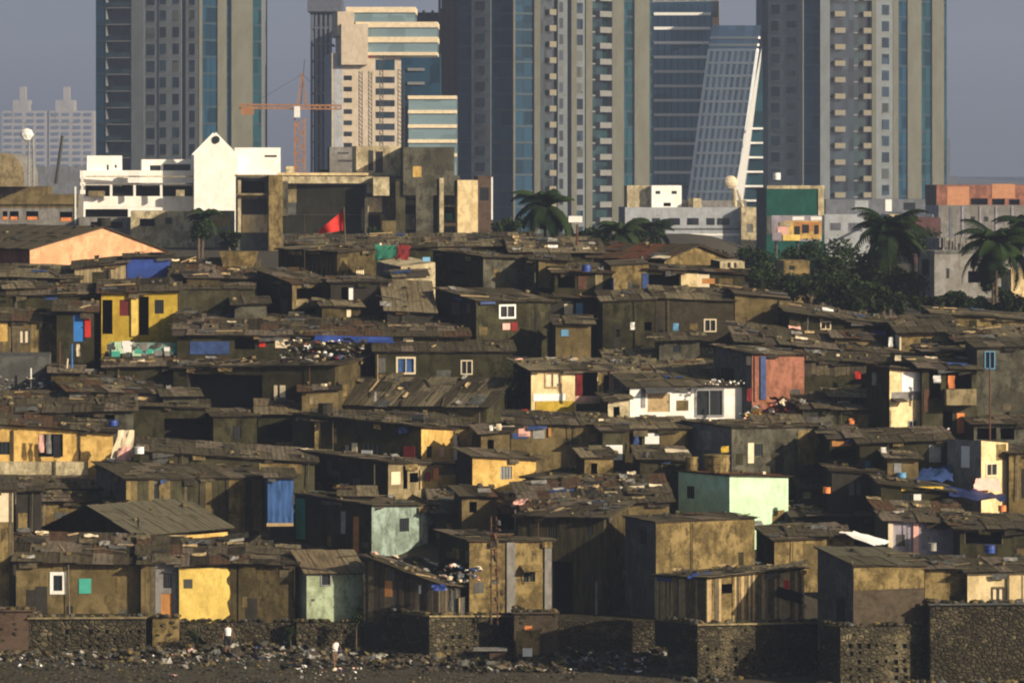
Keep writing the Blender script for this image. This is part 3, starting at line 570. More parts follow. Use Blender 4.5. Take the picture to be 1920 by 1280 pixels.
# left of the fourth row
H('k1', S, 'large dark concrete house with wide shadowed hall and bright curtain strips', ho, 325, 628, 722, 74, 686, 800, 690, 662, 'ol2', 'olb', 'b', [('opening', 352, 702, 492, 766), ('curtain', 514, 722, 520, 762, CREAM), ('curtain', 525, 722, 535, 762, CREAM)], D=301.5, messy=.8, over=.3)
H('k2', S, 'olive house with broad blue curtained window and smaller paned one', ho, None, 704, 962, 3, 660, 740, 640, 660, 'ol2', 'ol2', 'g', [('window', 746, 672, 776, 698, W['blu'], CREAM), ('window', 866, 677, 884, 700, PANE, CREAM)], D=306, messy=.3, over=.25)
H('k3', S, 'low house with tan pitched roof scattered with boards and a side gable', ho, 636, 912, 952, 64, 762, 812, 757, None, 'olb', 'ol', 'l', [('panel', 756, 770, 860, 792, W['tan2'])], D=298.8, messy=1.0, over=.4, rise=1.4, rooft=.08)
H('k3b', S, 'strip of low rooms with long grey eave under the tan pitched roof', ho, None, 590, 885, 3, 790, 830, 770, 800, 'olb', 'tan2', 'g', [('window', 772, 776, 794, 786)], D=296.5, messy=.5, dep=3)
H('k4', S, 'low dark house with white board and pale plank deck', ho, 90, 130, 300, 20, 734, 790, 700, 738, 'ol2', 'gryd', 'b', [('panel', 194, 740, 230, 758, CREAM), ('panel', 246, 742, 292, 754, WOODT)], D=300, messy=.9, over=.4, dep=6)
H('k5', S, 'low house with wide brown tar roof above the ochre yellow house', ho, None, -60, 250, 4, 776, 812, 738, 770, 'ol2', 'ol', 'b', [('panel', 98, 780, 122, 788, PINK), ('opening', 140, 778, 215, 795)], D=296.5, messy=.9, dep=5)
H('k6', S, 'dark shed with a black mouth left of the small concrete box house', ho, None, 250, 386, 4, 762, 840, 748, 766, 'ol2', 'ol2', 'g', [('opening', 308, 784, 384, 826)], D=299, messy=.4)
H('k6b', S, 'two room house with worn tin porch roof right of the small concrete box house', ho, None, 484, 590, 4, 776, 838, 752, 778, 'blk', 'ol2', 't', [('opening', 500, 796, 560, 822), ('panel', 516, 828, 572, 838, W['tan'])], D=299.6, messy=.6, dep=3)
H('k7', S, 'dark low wall house heaped with white rubble at left edge', ho, None, -60, 92, 4, 668, 745, 660, 668, 'gryd', 'gryd', None, D=304, messy=.4)
H('k8', S, 'brown mud roofed house below the painted junk wall', ho, None, 200, 420, 4, 690, 730, 662, 686, 'ol2', 'ol2', 'b', D=306, messy=1.3, dep=6, rise=.8)
# fifth row
H('p1', 'wooden_shack', 'orange lit plank shack with small bright window at left edge', 'shack', None, -60, 105, 5, 600, 665, 578, 606, 'blk', 'olb', 'b', [('window', 37, 619, 56, 642, CREAM, WOOD), ('panel', -20, 604, 14, 640, W['yel2'])], planks=(.25, [WOOD, W['tan2'], WOOD, WOODD], 'R'), D=312, messy=.5)  # cream pane paints the brightness of a lit window
H('p2', S, 'narrow dark house with blue door and red shutter', ho, None, 106, 176, 5, 584, 665, 566, 586, 'blk', 'ol2', 'b', [('door', 138, 590, 157, 640, BLUEP), ('shutter', 159, 590, 170, 632, RED)], D=311.5, messy=.5, over=.4)
H('p3', S, 'mustard yellow house with porch column and dark doorway', ho, None, 190, 333, 5, 550, 634, 528, 546, 'ol2', 'yel3', 'b', [('opening', 192, 562, 211, 626), ('window', 224, 562, 242, 592, REDD), ('column', 246, 560, 258, 630, W['yel']), ('opening', 260, 556, 279, 628), ('window', 290, 562, 307, 588)], D=316, messy=.6, over=.4)
H('p4', S, 'flat topped olive concrete house right of the mustard yellow house', ho, None, 334, 478, 4, 544, 625, 532, 544, 'ol2', 'ol', 'g', D=317, messy=.4, over=.05)
H('p5', S, 'low stall house with long brown roof and blue tarp valance', ho, None, 332, 872, 3, 628, 668, 592, 632, 'ol2', 'ol2', 'b', [('panel', 516, 632, 544, 652, CREAM), ('curtain', 486, 630, 498, 650, RED), ('panel', 356, 640, 430, 664, BLUED), ('panel', 756, 633, 775, 641, CREAM), ('panel', 736, 632, 752, 641, RUST), ('opening', 440, 634, 478, 655)], D=309, messy=.8, over=.45, dep=7)
H('p6', S, 'open two storey house with pale ledges left of the dark dotted wall', ho, 482, 548, 618, 30, 532, 612, 506, 530, 'ol2', 'olb', 'b', [('opening', 556, 540, 604, 560), ('opening', 552, 578, 606, 600), ('panel', 554, 562, 612, 574, W['tan']), ('opening', 498, 560, 520, 575), ('shutter', 541, 584, 570, 600, CREAM)], D=318, messy=.9)
H('p7', S, 'dark slate walled house speckled with white dots', ho, None, 620, 728, 4, 530, 600, 520, 530, 'blk', 'blk', 'g', [('curtain', 654, 540, 662, 562, WHITE), ('opening', 640, 538, 652, 590)], D=317.5, messy=.4)
H('p8', S, 'low house with bare tan sheet roof falling towards the dark corner', ho, None, 726, 812, 5, 582, 600, 528, 586, 'blk', 'blk', 't', D=314, messy=.4, dep=5)
H('p9', S, 'olive concrete house with white sliding window left of dark passage', ho, 820, 893, 1032, 32, 564, 640, 542, 566, 'blk', 'ol', 'g', [('window', 938, 574, 964, 594, PANE, WHITE), ('curtain', 942, 606, 956, 618, PINK), ('curtain', 958, 604, 970, 620, REDD)], D=312.5, messy=.4, over=.3)
H('p9b', S, 'recessed dark house at the back of the passage', ho, None, 1020, 1135, 4, 558, 640, 540, 562, 'blk', 'blk', 'b', [('panel', 1058, 570, 1074, 590, CREAM), ('panel', 1080, 568, 1093, 592, LBLUE)], D=318, messy=.5)
H('p10', S, 'square olive house with slanted grey roof at middle right', ho, None, 1130, 1228, 4, 566, 645, 548, 562, 'ol2', 'ol', 'l', [('opening', 1208, 604, 1222, 620)], D=313, messy=.4, over=.2)
H('p11', S, 'wide olive house with small paned window near its right corner', ho, None, 1229, 1376, 4, 560, 640, 538, 566, 'ol2', 'ol', 'l', [('window', 1322, 600, 1341, 620, PANE, CREAM)], D=313.5, messy=.5, over=.2)
H('p12', S, 'olive concrete house with low parapet at the edge of the trees', ho, None, 1378, 1478, 4, 552, 640, 538, 562, 'ol2', 'ol', 'b', [('window', 1392, 596, 1400, 606, WOODO)], D=314, messy=.7, over=.1)
H('p13', S, 'low house with long dark sagging roof right of the olive houses', ho, None, 1386, 1682, 3, 640, 690, 606, 664, 'ol2', 'ol2', 'g', D=305.5, messy=1.0, dep=6, over=.4)
H('p14', S, 'dark house with steep brown roof right of the parapet house', ho, None, 1480, 1690, 4, 586, 640, 566, 618, 'blk', 'ol2', 'g', [('window', 1540, 604, 1556, 616, PANE, CREAM), ('curtain', 1632, 620, 1660, 632, PURP)], D=311, messy=.8, over=.5, dep=6)
H('p15', S, 'tan walled house with paired window under a long flat eave', ho, None, 1690, 1796, 4, 624, 680, 596, 622, 'ol2', 'tan2', 'g', [('window', 1726, 634, 1744, 652), ('post', 1682, 628, 1690, 655, CREAM), ('panel', 1750, 624, 1790, 640, W['tan'])], D=306.5, messy=.5, over=.5, dep=5)
H('p16', S, 'long low tan house at the crest beneath the palm trees', ho, None, 1750, 1990, 3, 588, 640, 576, 606, 'ol2', 'tan2', 'l', D=315, messy=.5, over=.3)
H('p17', S, 'dark house under a pale lit board roof at the right edge', ho, None, 1800, 1990, 4, 640, 680, 622, 628, 'blk', 'ol2', 'l', [('fascia', 1830, 638, 1990, 645, WOODT)], D=303, messy=1.2, over=.5)
H('p18', S, 'black fronted shed between the paired window house and blue window', ho, None, 1738, 1835, 4, 660, 705, 650, 660, 'blk', 'blk', 'g', D=300, messy=1, over=.5)  # black walls stand for the shade under this roof
# crest
H('c1', 'gabled_hall', 'big hall with peach plastered gable and brown tin roof', 'hall', -260, 56, 326, 40, 468, 520, None, 478, 'red', 'peach', 'b', gable='R', yridge=427, D=330, messy=.25, over=.25, sheet=[G['g'][2], G['l'][0], G['g'][2]])
H('c2', S, 'shed with bright blue tarp front below the peach gable', ho, None, 236, 322, 4, 484, 545, 478, 482, 'blk', 'ol2', 'g', [('tarp', 238, 486, 319, 522, BLUE)], D=324.5, messy=.4, dep=3)
H('c3', S, 'low house with lit tan corrugated wall left of the blue tarp', ho, None, 140, 236, 4, 504, 550, 492, 494, 'blk', 'cort', 'g', D=323.5, messy=.5, dep=3)
H('c4', S, 'low dark house with wide tin roof under the peach hall at left edge', ho, None, -60, 150, 4, 518, 570, 495, 524, 'blk', 'blk', 'l', D=322, messy=.5, dep=5)
H('c4b', S, 'low house with grey sheet roof and blue scrap behind the blue door', ho, None, -60, 190, 4, 556, 600, 538, 552, 'blk', 'ol2', 'b', [('tarp', 84, 550, 108, 562, BLUED), ('panel', 108, 548, 180, 556, W['tan'])], D=317, messy=.5, dep=4)
H('c5', S, 'low brown house with cluttered roof right of the blue tarp shed', ho, None, 322, 480, 4, 520, 570, 486, 524, 'ol2', 'ol', 'b', D=322, messy=1.4, dep=5)
H('c6', S, 'dark flat fronted house on the crest left of the tan plank house', ho, 522, 632, 705, 58, 474, 540, 468, 466, 'ol2', 'olb', 'l', [('window', 668, 506, 684, 518, CREAM)], D=325, messy=.4, over=.35)
H('c7', S, 'broken walled house with pale crumbling plaster and blue scrap', ho, 706, 752, 816, 30, 500, 545, 490, 492, 'gry', 'crmd', None, [('tarp', 792, 482, 806, 490, LBLUE)], D=322.5)
H('c8', S, 'long house with tan eave behind the crumbling plaster house', ho, 812, 906, 1035, 34, 482, 548, 470, 488, 'ol2', 'ol', 'l', [('opening', 846, 508, 874, 514)], D=323, messy=.6, over=.4)
H('c8b', S, 'wide low house with patched roof on the crest behind the green cloth', ho, None, 540, 1000, 2, 468, 520, 444, 462, 'ol2', 'ol2', 'l', D=331, messy=.8, dep=6)
H('c8c', S, 'low house with pale striped roof on the crest left of the red brown tin roof', ho, None, 960, 1130, 3, 474, 530, 448, 476, 'ol2', 'ol2', 'l', D=328, messy=1.0, dep=6)
H('c9', 'gabled_hall', 'gabled shed with red brown tin roof and pale eave board', 'hall', 1085, 1246, 1362, 52, 486, 540, None, 484, 'blk', 'tan2', 'r', [('opening', 1290, 480, 1300, 486)], gable='R', yridge=461, D=325, messy=.3, over=.5)
H('c9b', S, 'house with black slatted opening and cream poster wall under red brown roof', ho, None, 1214, 1396, 4, 506, 570, 496, 514, 'blk', 'ol2', 'b', [('opening', 1216, 508, 1274, 538), ('panel', 1277, 512, 1310, 542, W['crm']), ('panel', 1310, 514, 1330, 542, CREAM), ('panel', 1316, 522, 1340, 532, WOODO)], D=319.5, messy=.7, over=.3, dep=4)
H('c9c', S, 'small rooftop parapet room right of the red brown tin roof', ho, None, 1350, 1396, 6, 490, 520, 486, 490, 'ol2', 'crmd', None, [('window', 1364, 492, 1370, 502), ('window', 1376, 492, 1381, 502)], D=322)
H('c10', S, 'small house with blue barrel roof and striped curtain', ho, None, 1040, 1148, 4, 512, 570, 496, 512, 'ol2', 'ol2', 'b', [('shutter', 1084, 518, 1100, 542, RUST), ('opening', 1046, 518, 1078, 540), ('shutter', 1116, 514, 1130, 546, W['tan'])], D=319, messy=.6, over=.3, dep=4)
H('c11', S, 'arched tan mud walled house draped with blue tarp at its corners', ho, None, 1146, 1216, 5, 500, 570, 492, 496, 'blk', 'tan2', 'g', [('tarp', 1140, 520, 1151, 550, BLUED), ('tarp', 1204, 512, 1216, 540, BLUED)], D=319.3, messy=.3, over=.05, dep=4)
# little huts squeezed between the larger houses
for k, (x0, x1, yt, yb, D_, mr_, rf, ft, lb) in enumerate([
 (902, 956, 814, 850, 290.4, 'olb', 'b', [('opening', 914, 824, 926, 846)], 'small brown hut in the alley between bright yellow face and pink cloth'),
 (1502, 1556, 916, 955, 286.5, 'ole', 'b', [('panel', 1506, 922, 1520, 934, W['tan'])], 'small dark brick hut touching the right corner of the pale green cube house'),
 (202, 262, 944, 985, 283.4, 'crmd', 'g', [], 'small cream walled hut right of the sagging brown roof'),
 (306, 372, 744, 780, 300.6, 'ola', 'g', [('window', 330, 754, 344, 768)], 'small grey hut with one square window above the black mouth'),
 (1424, 1500, 796, 836, 292.6, 'crmd', 't', [('opening', 1440, 806, 1460, 830)], 'small cream hut with doorway behind the draped window house'),
 (1560, 1640, 744, 785, 297, 'ola', 'l', [('panel', 1570, 752, 1592, 764, TIN)], 'small grey hut with tin sheet left of the two storey cream house'),
 (604, 676, 574, 606, 315.5, 'olc', 'l', [('curtain', 650, 580, 658, 594, CREAM)], 'small mud hut on the slope below the dark dotted wall'),
 (1042, 1108, 608, 646, 310.6, 'olb', 'l', [('panel', 1052, 618, 1066, 630, LBLUE)], 'small brown hut in front of the dark passage'),
 (1236, 1312, 640, 672, 306.4, 'ola', 'l', [('window', 1262, 648, 1276, 660)], 'small ash grey hut below the wide olive house'),
 (1404, 1470, 664, 694, 304.2, 'tan2', 'b', [], 'small tan hut peeping over the brick red house roof'),
 (1566, 1634, 634, 664, 307.3, 'olb', 'b', [('opening', 1590, 642, 1606, 660)], 'small brown hut with doorway left of the paired window house'),
 (96, 150, 700, 740, 302.4, 'olc', 'b', [], 'small mud hut below the cluttered poles at left'),
 (10, 84, 542, 572, 318.4, 'tan2', 'l', [('window', 40, 548, 52, 560)], 'small tan hut on the slope at the far left'),
 (566, 634, 734, 772, 300.3, 'olb', 'b', [('panel', 580, 742, 596, 758, W['tan'])], 'small brown hut under the right end of the dark hall house'),
 (1184, 1246, 926, 962, 278.6, 'tan', 'r', [], 'small tan hut left of the shaded green wall of the cube house'),
 (866, 932, 930, 966, 281.2, 'olb', 'b', [('opening', 880, 940, 894, 960)], 'small brown hut between worn mint house and red umbrella'),
 (1486, 1550, 1006, 1050, 268.6, 'tan2', 'g', [('window', 1506, 1020, 1518, 1032)], 'small tan hut behind the right end of the bamboo slat shack'),
 (440, 500, 572, 610, 314.6, 'ola', 'l', [], 'small grey hut against the right end of the flat olive house'),
 (1140, 1180, 752, 792, 296.6, 'crmd', 'l', [('opening', 1150, 762, 1162, 786)], 'small cream hut in the gap left of the white painted house'),
 (1664, 1722, 858, 896, 284.6, 'olb', 'g', [('panel', 1676, 868, 1690, 886, GREY)], 'small brown hut in front of the long dark house with grey shutter'),
 (640, 700, 930, 962, 282.6, 'ola', 'l', [], 'small grey hut rising behind the roof of the worn mint house'),
 (1096, 1150, 858, 896, 285.6, 'tan2', 'l', [('opening', 1108, 868, 1120, 890)], 'small tan hut left of the bright white lower panel'),
 (742, 800, 520, 552, 319.6, 'crmd', 'l', [('window', 762, 528, 774, 540)], 'small pale hut above the bare tan sheet roof'),
 (1010, 1064, 486, 520, 321.5, 'olb', 'l', [], 'small brown hut left of the blue barrel roof'),
 (350, 410, 520, 552, 319.4, 'olc', 'b', [], 'small mud hut in front of the cluttered brown roof')]):
    H('u%d' % k, S, lb, 'hut', None, x0, x1, 5 if k % 3 else 12, yt, yb, None, yt+(k*7 % 9)-4, 'ol2', mr_, rf, ft, D=D_, dep=2.4, rise=.35, messy=.9, over=.3)
# plinths and retaining walls
def wall(key, label, xl, xr, yt, yb, D, mat, th=3, dep=5, cap=None, xl0=None, holes=None, mL=None, name='retaining_wall', cat='wall', ytr=None, base=1.2, feats=()):
    T = H(key, name, label, cat, xl0, xl, xr, th, yt, yb, None, ytr, mL or mat, mat, None, feats, D=D, dep=dep, base=base, rise=0, holes=holes)
    if cap:
        h = HB[key]; m = MB(); o = Vector((*h.C.xy, h.zc+.004))-h.dR*.1-h.dL*.15
        m.box(o, h.dR*(h.wR+.2)+UP*(h.zr-h.zc), h.dL*.7, UP*.09, W[cap]); m.build('coping', T)
    return T
wall('w0', 'low reddish brown brick wall at the far left of the shore', -80, 62, 1146, 1222, 264.3, 'rbrk', cap='rbrk', dep=3)
wall('w1', 'cement block wall with rows of square holes below the teal shutter', 55, 272, 1160, 1232, 264.5, 'block', cap='tan', holes=(120, 1180, 266, 1228, 15, 14, 8), dep=3)
wall('w2', 'tan plastered stepped base below the rusty orange door', 286, 336, 1160, 1222, 266.5, 'tan2', dep=1.2)
wall('w2b', 'dark base wall in the gap left of the tan stepped base', 268, 290, 1160, 1222, 267.1, 'ol2', dep=1.2)
wall('w3', 'rough stone wall below the bright yellow painted wall', 334, 556, 1168, 1222, 267.0, 'stone', dep=1.2)
wall('w4', 'pale stone base wall below the pale green house', 556, 682, 1168, 1222, 266.2, 'block', holes=(575, 1180, 660, 1205, 17, 12, 7), dep=1.2)
wall('w5', 'long cement block wall with square holes below the wire cage window', 805, 968, 1156, 1250, 262.3, 'block', xl0=668, th=40, dep=3, cap='tan', holes=(830, 1190, 960, 1240, 14, 20, 8), ytr=1156)
wall('w6', 'brown brick base below the two pillar house', 964, 1046, 1150, 1232, 263.3, 'brick', dep=2.5, cap='brick')
wall('w7', 'dark base wall along the deep alley', 1046, 1260, 1164, 1250, 264.2, 'stone', dep=4, mL='blk')
wall('w8', 'broad block wall with a grid of square holes below the bamboo slat shack', 1308, 1548, 1172, 1330, 250.6, 'stone', xl0=1252, th=30, holes=(1322, 1214, 1536, 1300, 17, 17, 9), ytr=1168, cap='tan')
wall('w9', 'tall block base with square holes below the brick house', 1576, 1742, 1176, 1330, 248, 'block', xl0=1536, th=28, holes=(1590, 1206, 1734, 1300, 17, 15, 9), ytr=1174)
wall('w10', 'rough grey stone wall with pale patches at the lower right corner', 1744, 1990, 1134, 1330, 249.4, 'stone', th=4, cap='gryd', dep=4)
# ------------------------------------------------------------------ ground
def hill(x, D):
    px = 960+x/D*F if D > 50 else 960
    sm = lambda a, b, t: (lambda q: q*q*(3-2*q))(min(1, max(0, (t-a)/(b-a))))
    start = 269.5
    right = sm(1300, 1500, px)
    crest = 334-12*right
    def hz(d): yg = 1240-(d-260)/0.1016; return Z(yg, d)-0.45
    if D < start: z = hz(start)*sm(266.5, start, D)
    elif D < crest: z = hz(D)
    else:
        zc = hz(crest); far = 19.5*(1-right)+15.2*right
        z = zc+(far-zc)*sm(crest, crest+25, D)
        z += (12.0-z)*sm(560, 820, D)
    return z
def terrain():
    Ds = [-400, -100, 100, 180, 220, 240, 250]+[252+i*1.0 for i in range(85)]+[338, 341, 345, 350, 356, 365, 380, 400, 450, 500, 560, 620, 700, 820, 1000, 1400, 2000, 3000, 4500]
    xs = [-2500, -900, -400, -150, -80, -60]+[-50+i*1.5 for i in range(68)]+[60, 80, 150, 400, 900, 2500]
    m = MB(); rr = random.Random(5)
    g = plain('trodden_earth', (.085, .07, .05), .95, .45, .35)
    grid = []
    for D in Ds:
        row = []
        for x in xs:
            xx = x*(max(D, 250)/300 if abs(x) < 200 else 1); z = hill(xx, D)
            if 245 < D < 345 and abs(x) < 200: z += rr.uniform(-.06, .06) if D < 266 else rr.uniform(-.2, .2)
            row.append(Vector((xx, D, z)))
        grid.append(row)
    vs = [v for r in grid for v in r]; nx = len(xs); fs = []
    for i in range(len(Ds)-1):
        for j in range(nx-1): a = i*nx+j; fs.append((a, a+1, a+nx+1, a+nx))
    me = bpy.data.meshes.new('ground'); me.from_pydata([tuple(v) for v in vs], [], fs)
    # shore gravel + earth
    mt, nt, b = nmat('ground_earth'); tc = nt.nodes.new('ShaderNodeTexCoord'); o = tc.outputs['Object']
    f1 = ramp(nt, noise(nt, o, .5, 6, .7), .35, .7); f2 = ramp(nt, noise(nt, o, 5, 5, .75), .42, .66)
    c = mix(nt, f1, (.062, .052, .036), (.034, .03, .022)); c = mix(nt, f2, c, (.11, .093, .066)); f3 = ramp(nt, noise(nt, o, 14, 3, .6), .62, .72); c = mix(nt, f3, c, (.2, .18, .14))
    nt.links.new(c, b.inputs['Base Color']); b.inputs['Roughness'].default_value = .95; b.inputs['Specular IOR Level'].default_value = .15
    bump(nt, b, noise(nt, o, 6, 6, .75), .9, .15)
    me.materials.append(mt); me.polygons.foreach_set('use_smooth', [True]*len(me.polygons)); me.update()
    ob = bpy.data.objects.new('ground', me); COL.objects.link(ob); ob['kind'] = 'structure'
terrain()
# shore pebbles and the rubbish along the foot of the walls
def gz(x, y): return hill(x, y)
rr = random.Random(11); m = MB(); pm = [W['olb'], W['gryd'], W['blk'], W['ol2'], W['block'], W['ol2']]
for i in range(5200):
    D = rr.uniform(247.5, 266); px = rr.uniform(-60, 1300 if D > 252 else 1340); x = X(px, D); r = rr.uniform(.03, .11)*(1.6 if rr.random() < .06 else 1)
    m.lump((x, D, gz(x, D)+r*.2), r, r, r*.6, rr.choice(pm), rr, .3, 5, 2)
tag(m.build('shore_gravel'), 'dark gravel and stones covering the shore in front of the walls', 'gravel', kind='stuff')
m = MB(); cm = [WHITE, WHITE, CREAM, TIN, W['gryd'], WOODD, WOOD, BLUED, W['tan'], PINK, W['blk'], W['blk'], RUST, W['gryd'], GREY, WOODD, W['blk'], WOODD, W['ol2'], TIN]
def rubbish(n, x0, x1, y0, y1, sz=(.1, .45), seed=1, mats=cm, Dc=None):
    rr = random.Random(seed)
    for i in range(n):
        py = rr.uniform(y0, y1); px = rr.uniform(x0, x1)
        D = HC*F/(py-YH) if Dc is None else rr.uniform(*Dc); x = X(px, D); z = gz(x, D) if Dc is None else Z(py, D)
        s = rr.uniform(*sz)*rr.choice([.5, .7, 1, 1]); a = rr.uniform(0, 3); e = Vector((math.cos(a), math.sin(a), rr.uniform(-.2, .2))); f = Vector((-math.sin(a), math.cos(a), rr.uniform(-.1, .9)))
        mt = rr.choice(mats); p = Vector((x, D, z+s*.15))
        if rr.random() < .6: m.sheet([p-e*s/2, p+e*s/2, p+e*s/2+f*s*.6, p-e*s/2+f*s*.6], 3, 2, s*.16, mt, rr)
        else: m.lump(p, s*.35, s*.3, s*.25, mt, rr, .35, 5, 3)
rubbish(70, -30, 160, 1228, 1250, seed=1); rubbish(150, 225, 440, 1222, 1246, seed=2); rubbish(110, 440, 560, 1214, 1240, seed=3)
rubbish(110, 600, 800, 1215, 1250, seed=4); rubbish(300, 1040, 1215, 1216, 1262, (.15, .6), seed=5); rubbish(45, 0, 1250, 1235, 1275, seed=6); rubbish(60, 560, 680, 1250, 1275, seed=7)
rubbish(80, 660, 720, 1190, 1225, (.2, .6), seed=8, mats=[W['blk'], WOODD, W['ol2']])
hm = [W['blk'], WOODD, W['ol2'], W['gryd'], W['olb'], W['blk'], WOODD, TIN, WOOD]
for x0, x1, y0, y1, n in ((0, 280, 1220, 1240, 200), (280, 560, 1208, 1236, 330), (560, 800, 1210, 1246, 330), (800, 1060, 1236, 1262, 280), (1040, 1260, 1210, 1250, 260), (40, 1200, 1236, 1256, 260)): rubbish(n, x0, x1, y0, y1, (.2, .75), x0+7, hm)
tag(m.build('shore_rubbish'), 'scattered plastic and paper rubbish along the foot of the walls', 'rubbish', kind='stuff')
m = MB(); heapm = [WHITE, CREAM, TIN, W['gryd'], W['blk'], WOODD, W['gry'], WOODD]
rubbish(90, -20, 90, 708, 750, (.2, .5), 21, heapm, (302.6, 303.8)); tag(m.build('rubble_heap'), 'heap of whitish rubble spilling over the dark wall at left edge', 'rubble', kind='stuff')
m = MB(); rubbish(150, 525, 690, 640, 674, (.2, .7), 22, [TIN, W['gryd'], W['blk'], WOOD, CREAM, WHITE, REDD, WOODD, W['olb'], BLUED], (304.5, 306.5)); tag(m.build('junk_heap'), 'heap of household junk under the blue tarp valance', 'junk', kind='stuff')
m = MB(); rubbish(60, 1395, 1500, 752, 792, (.25, .8), 23, [WHITE, CREAM, TIN, W['blk'], BLUED, PINK, REDD, W['gryd'], YELC], (296, 297.6)); tag(m.build('laundry_heap'), 'heap of pale bundles and cloth at the foot of the brick red wall', 'cloth heap', kind='stuff')
m = MB(); rubbish(26, 1320, 1396, 714, 722, (.2, .42), 24, [WHITE, WHITE, CREAM], (297, 298)); tag(m.build('bag_row'), 'row of small white bags along the roof of the white painted house', 'bags', kind='stuff')
m = MB(); rubbish(34, 1725, 1785, 806, 822, (.2, .6), 25, [WHITE, PINK, WHITE, REDD, TIN], (291.6, 293.4)); tag(m.build('washing_pile'), 'white and red washing piled on the roof edge below the concrete balcony', 'washing', kind='stuff')
m = MB(); rubbish(50, 825, 905, 1062, 1094, (.2, .7), 26, [WHITE, TIN, PINK, BLUED, W['blk'], WOODD, CREAM], (264.8, 267)); tag(m.build('scrap_pile'), 'pile of pale scrap and sheets on the plank shack roof by the two pillar house', 'scrap', kind='stuff')
# painted junk wall
def box_thing(name, label, cat, x0, x1, y0, y1, D, dep, mat, group=None, rot=0):
    m = MB(); a = P(x0, y1, D); b = P(x1, y0, D); m.cbox(((a.x+b.x)/2, D+dep/2, (a.z+b.z)/2), b.x-a.x, dep, b.z-a.z, mat, rot)
    return tag(m.build(name), label, cat, group)
T = thing('patchwork_fence', 'fence patched with white and teal scraps below the mustard yellow house', 'fence', P(278, 668, 309.5)); rr = random.Random(4)
m = MB(); a = P(204, 668, 309.5); b = P(350, 642, 309.5); m.box(a, Vector((b.x-a.x, 0, 0)), Vector((0, .1, 0)), Vector((0, 0, b.z-a.z)), W['teal']); m.build('boards', T)
m = MB()
for i in range(60):
    p = P(rr.uniform(206, 345), rr.uniform(644, 666), 309.44-i*.0015); s = rr.uniform(.15, .4); m.cbox(p, s*1.5, .02, s, rr.choice([WHITE, TIN, TEALS, W['gry'], W['mint'], W['gryd'], DGREY]), 0)
m.build('scraps', T)
# ------------------------------------------------------------------ small things
def pole(name, label, px, y0, y1, D, r, mat, cat='pole', px2=None, group=None):
    m = MB(); m.tube(P(px, y1, D), P(px2 if px2 is not None else px, y0, D), r, r*.8, mat); return tag(m.build(name), label, cat, group)
T = thing('flag', 'red triangular flag on a thin pole above the crest roofs', 'flag', P(645, 470, 330))
m = MB(); m.tube(P(648, 480, 330), P(645, 388, 330), .06, .04, WOOD); m.build('flagpole', T)
m = MB(); nu = 8; pts = {}
for i in range(nu+1):
    u = i/nu
    for j in range(4):
        v = j/3; xt = 644-(46*u); yt = 394+(38*u); yb_ = 432+(7*u); pts[i, j] = P(xt, yt+(yb_-yt)*v, 330+.25*math.sin(u*7+v))
for i in range(nu):
    for j in range(3): m.face([pts[i, j], pts[i+1, j], pts[i+1, j+1], pts[i, j+1]], RED)
m.build('cloth', T, smooth=True, merge=True)
pole('bare_pole', 'thin bare pole standing left of the red flag', 571, 400, 505, 326, .03, WOODD)
pole('bamboo_pole', 'rust red upright pole before the bare concrete house at right', 1856, 690, 826, 289.5, .06, RUST)
pole('bamboo_mast', 'leaning dark mast beside the yellowish barrel vault at upper left', 105, 255, 345, 470, .22, DGREY, 'mast', px2=117)
pole('bamboo_pole', 'thin pole rising from the yellow and tan roof near the concrete house', 702, 870, 925, 283, .04, WOOD)
pole('bamboo_pole', 'thin pale pole beside the striped blue curtain window of the olive house', 708, 664, 715, 305.4, .035, WOODT)
pole('bamboo_pole', 'thin post by the red topped umbrella at the centre', 966, 955, 1020, 275, .04, W['gry'])
T = thing('street_lamp', 'white box lamp on a brown pole between the palm and crest roofs', 'lamp', P(1080, 490, 331))
m = MB(); m.tube(P(1082, 490, 331), P(1082, 412, 331), .09, .07, RUST); m.build('pole', T)
m = MB(); m.cbox(P(1079, 411, 331), 1.0, .5, .45, WHITE); m.cbox(P(1084, 418, 331), .5, .4, .2, GREY); m.build('lamp_head', T)
m = MB(); m.cbox(P(1082, 444, 331), 2.0, .08, .08, WOOD); m.build('crossarm', T)
T = thing('utility_frame', 'tangled rusty ladder mast in front of the two pillar house', 'mast', P(932, 1180, 264)); rr = random.Random(9)
m = MB()
for dx in (-9, 3): m.tube(P(930+dx, 1170, 263.8), P(928+dx*.8, 968, 263.8), .05, .04, RUST)
for k in range(12): y = 985+k*15; m.tube(P(920, y, 263.78), P(934, y+rr.uniform(-6, 6), 263.78), .025, .025, RUST)
m.build('ladder', T)
m = MB()
for k in range(14):
    y = 980+k*13; m.lump(P(928+rr.uniform(-10, 14), y, 263.7), .12, .1, rr.uniform(.1, .3), rr.choice([RUST, WOODD, DGREY]), rr, .4, 5, 3)
m.build('tangle', T)
def barrel(name, label, px, y0, y1, r, D, mat, cat='barrel', group=None):
    m = MB(); a = P(px, y1, D); b = P(px, y0, D); hh = b.z-a.z; m.tube(a, a+UP*hh*.5, r*.93, r, mat, 12); m.tube(a+UP*hh*.5, b, r, r*.93, mat, 12)
    for k in (.02, .5, .93): m.tube(a+UP*hh*k, a+UP*(hh*k+.05), r*1.04, r*1.04, mat, 12)
    return tag(m.build(name), label, cat, group)
barrel('barrel', 'blue barrel on the roof left of the white bundles', 1099, 497, 509, .32, 318.2, BLUE)
barrel('bucket', 'blue bucket on the roof behind the cream house at right', 1856, 1022, 1036, .3, 262, BLUE, 'bucket')
barrel('bucket', 'orange bucket on the roof right of the blue tarp', 1879, 948, 958, .24, 272.5, ORG, 'bucket')
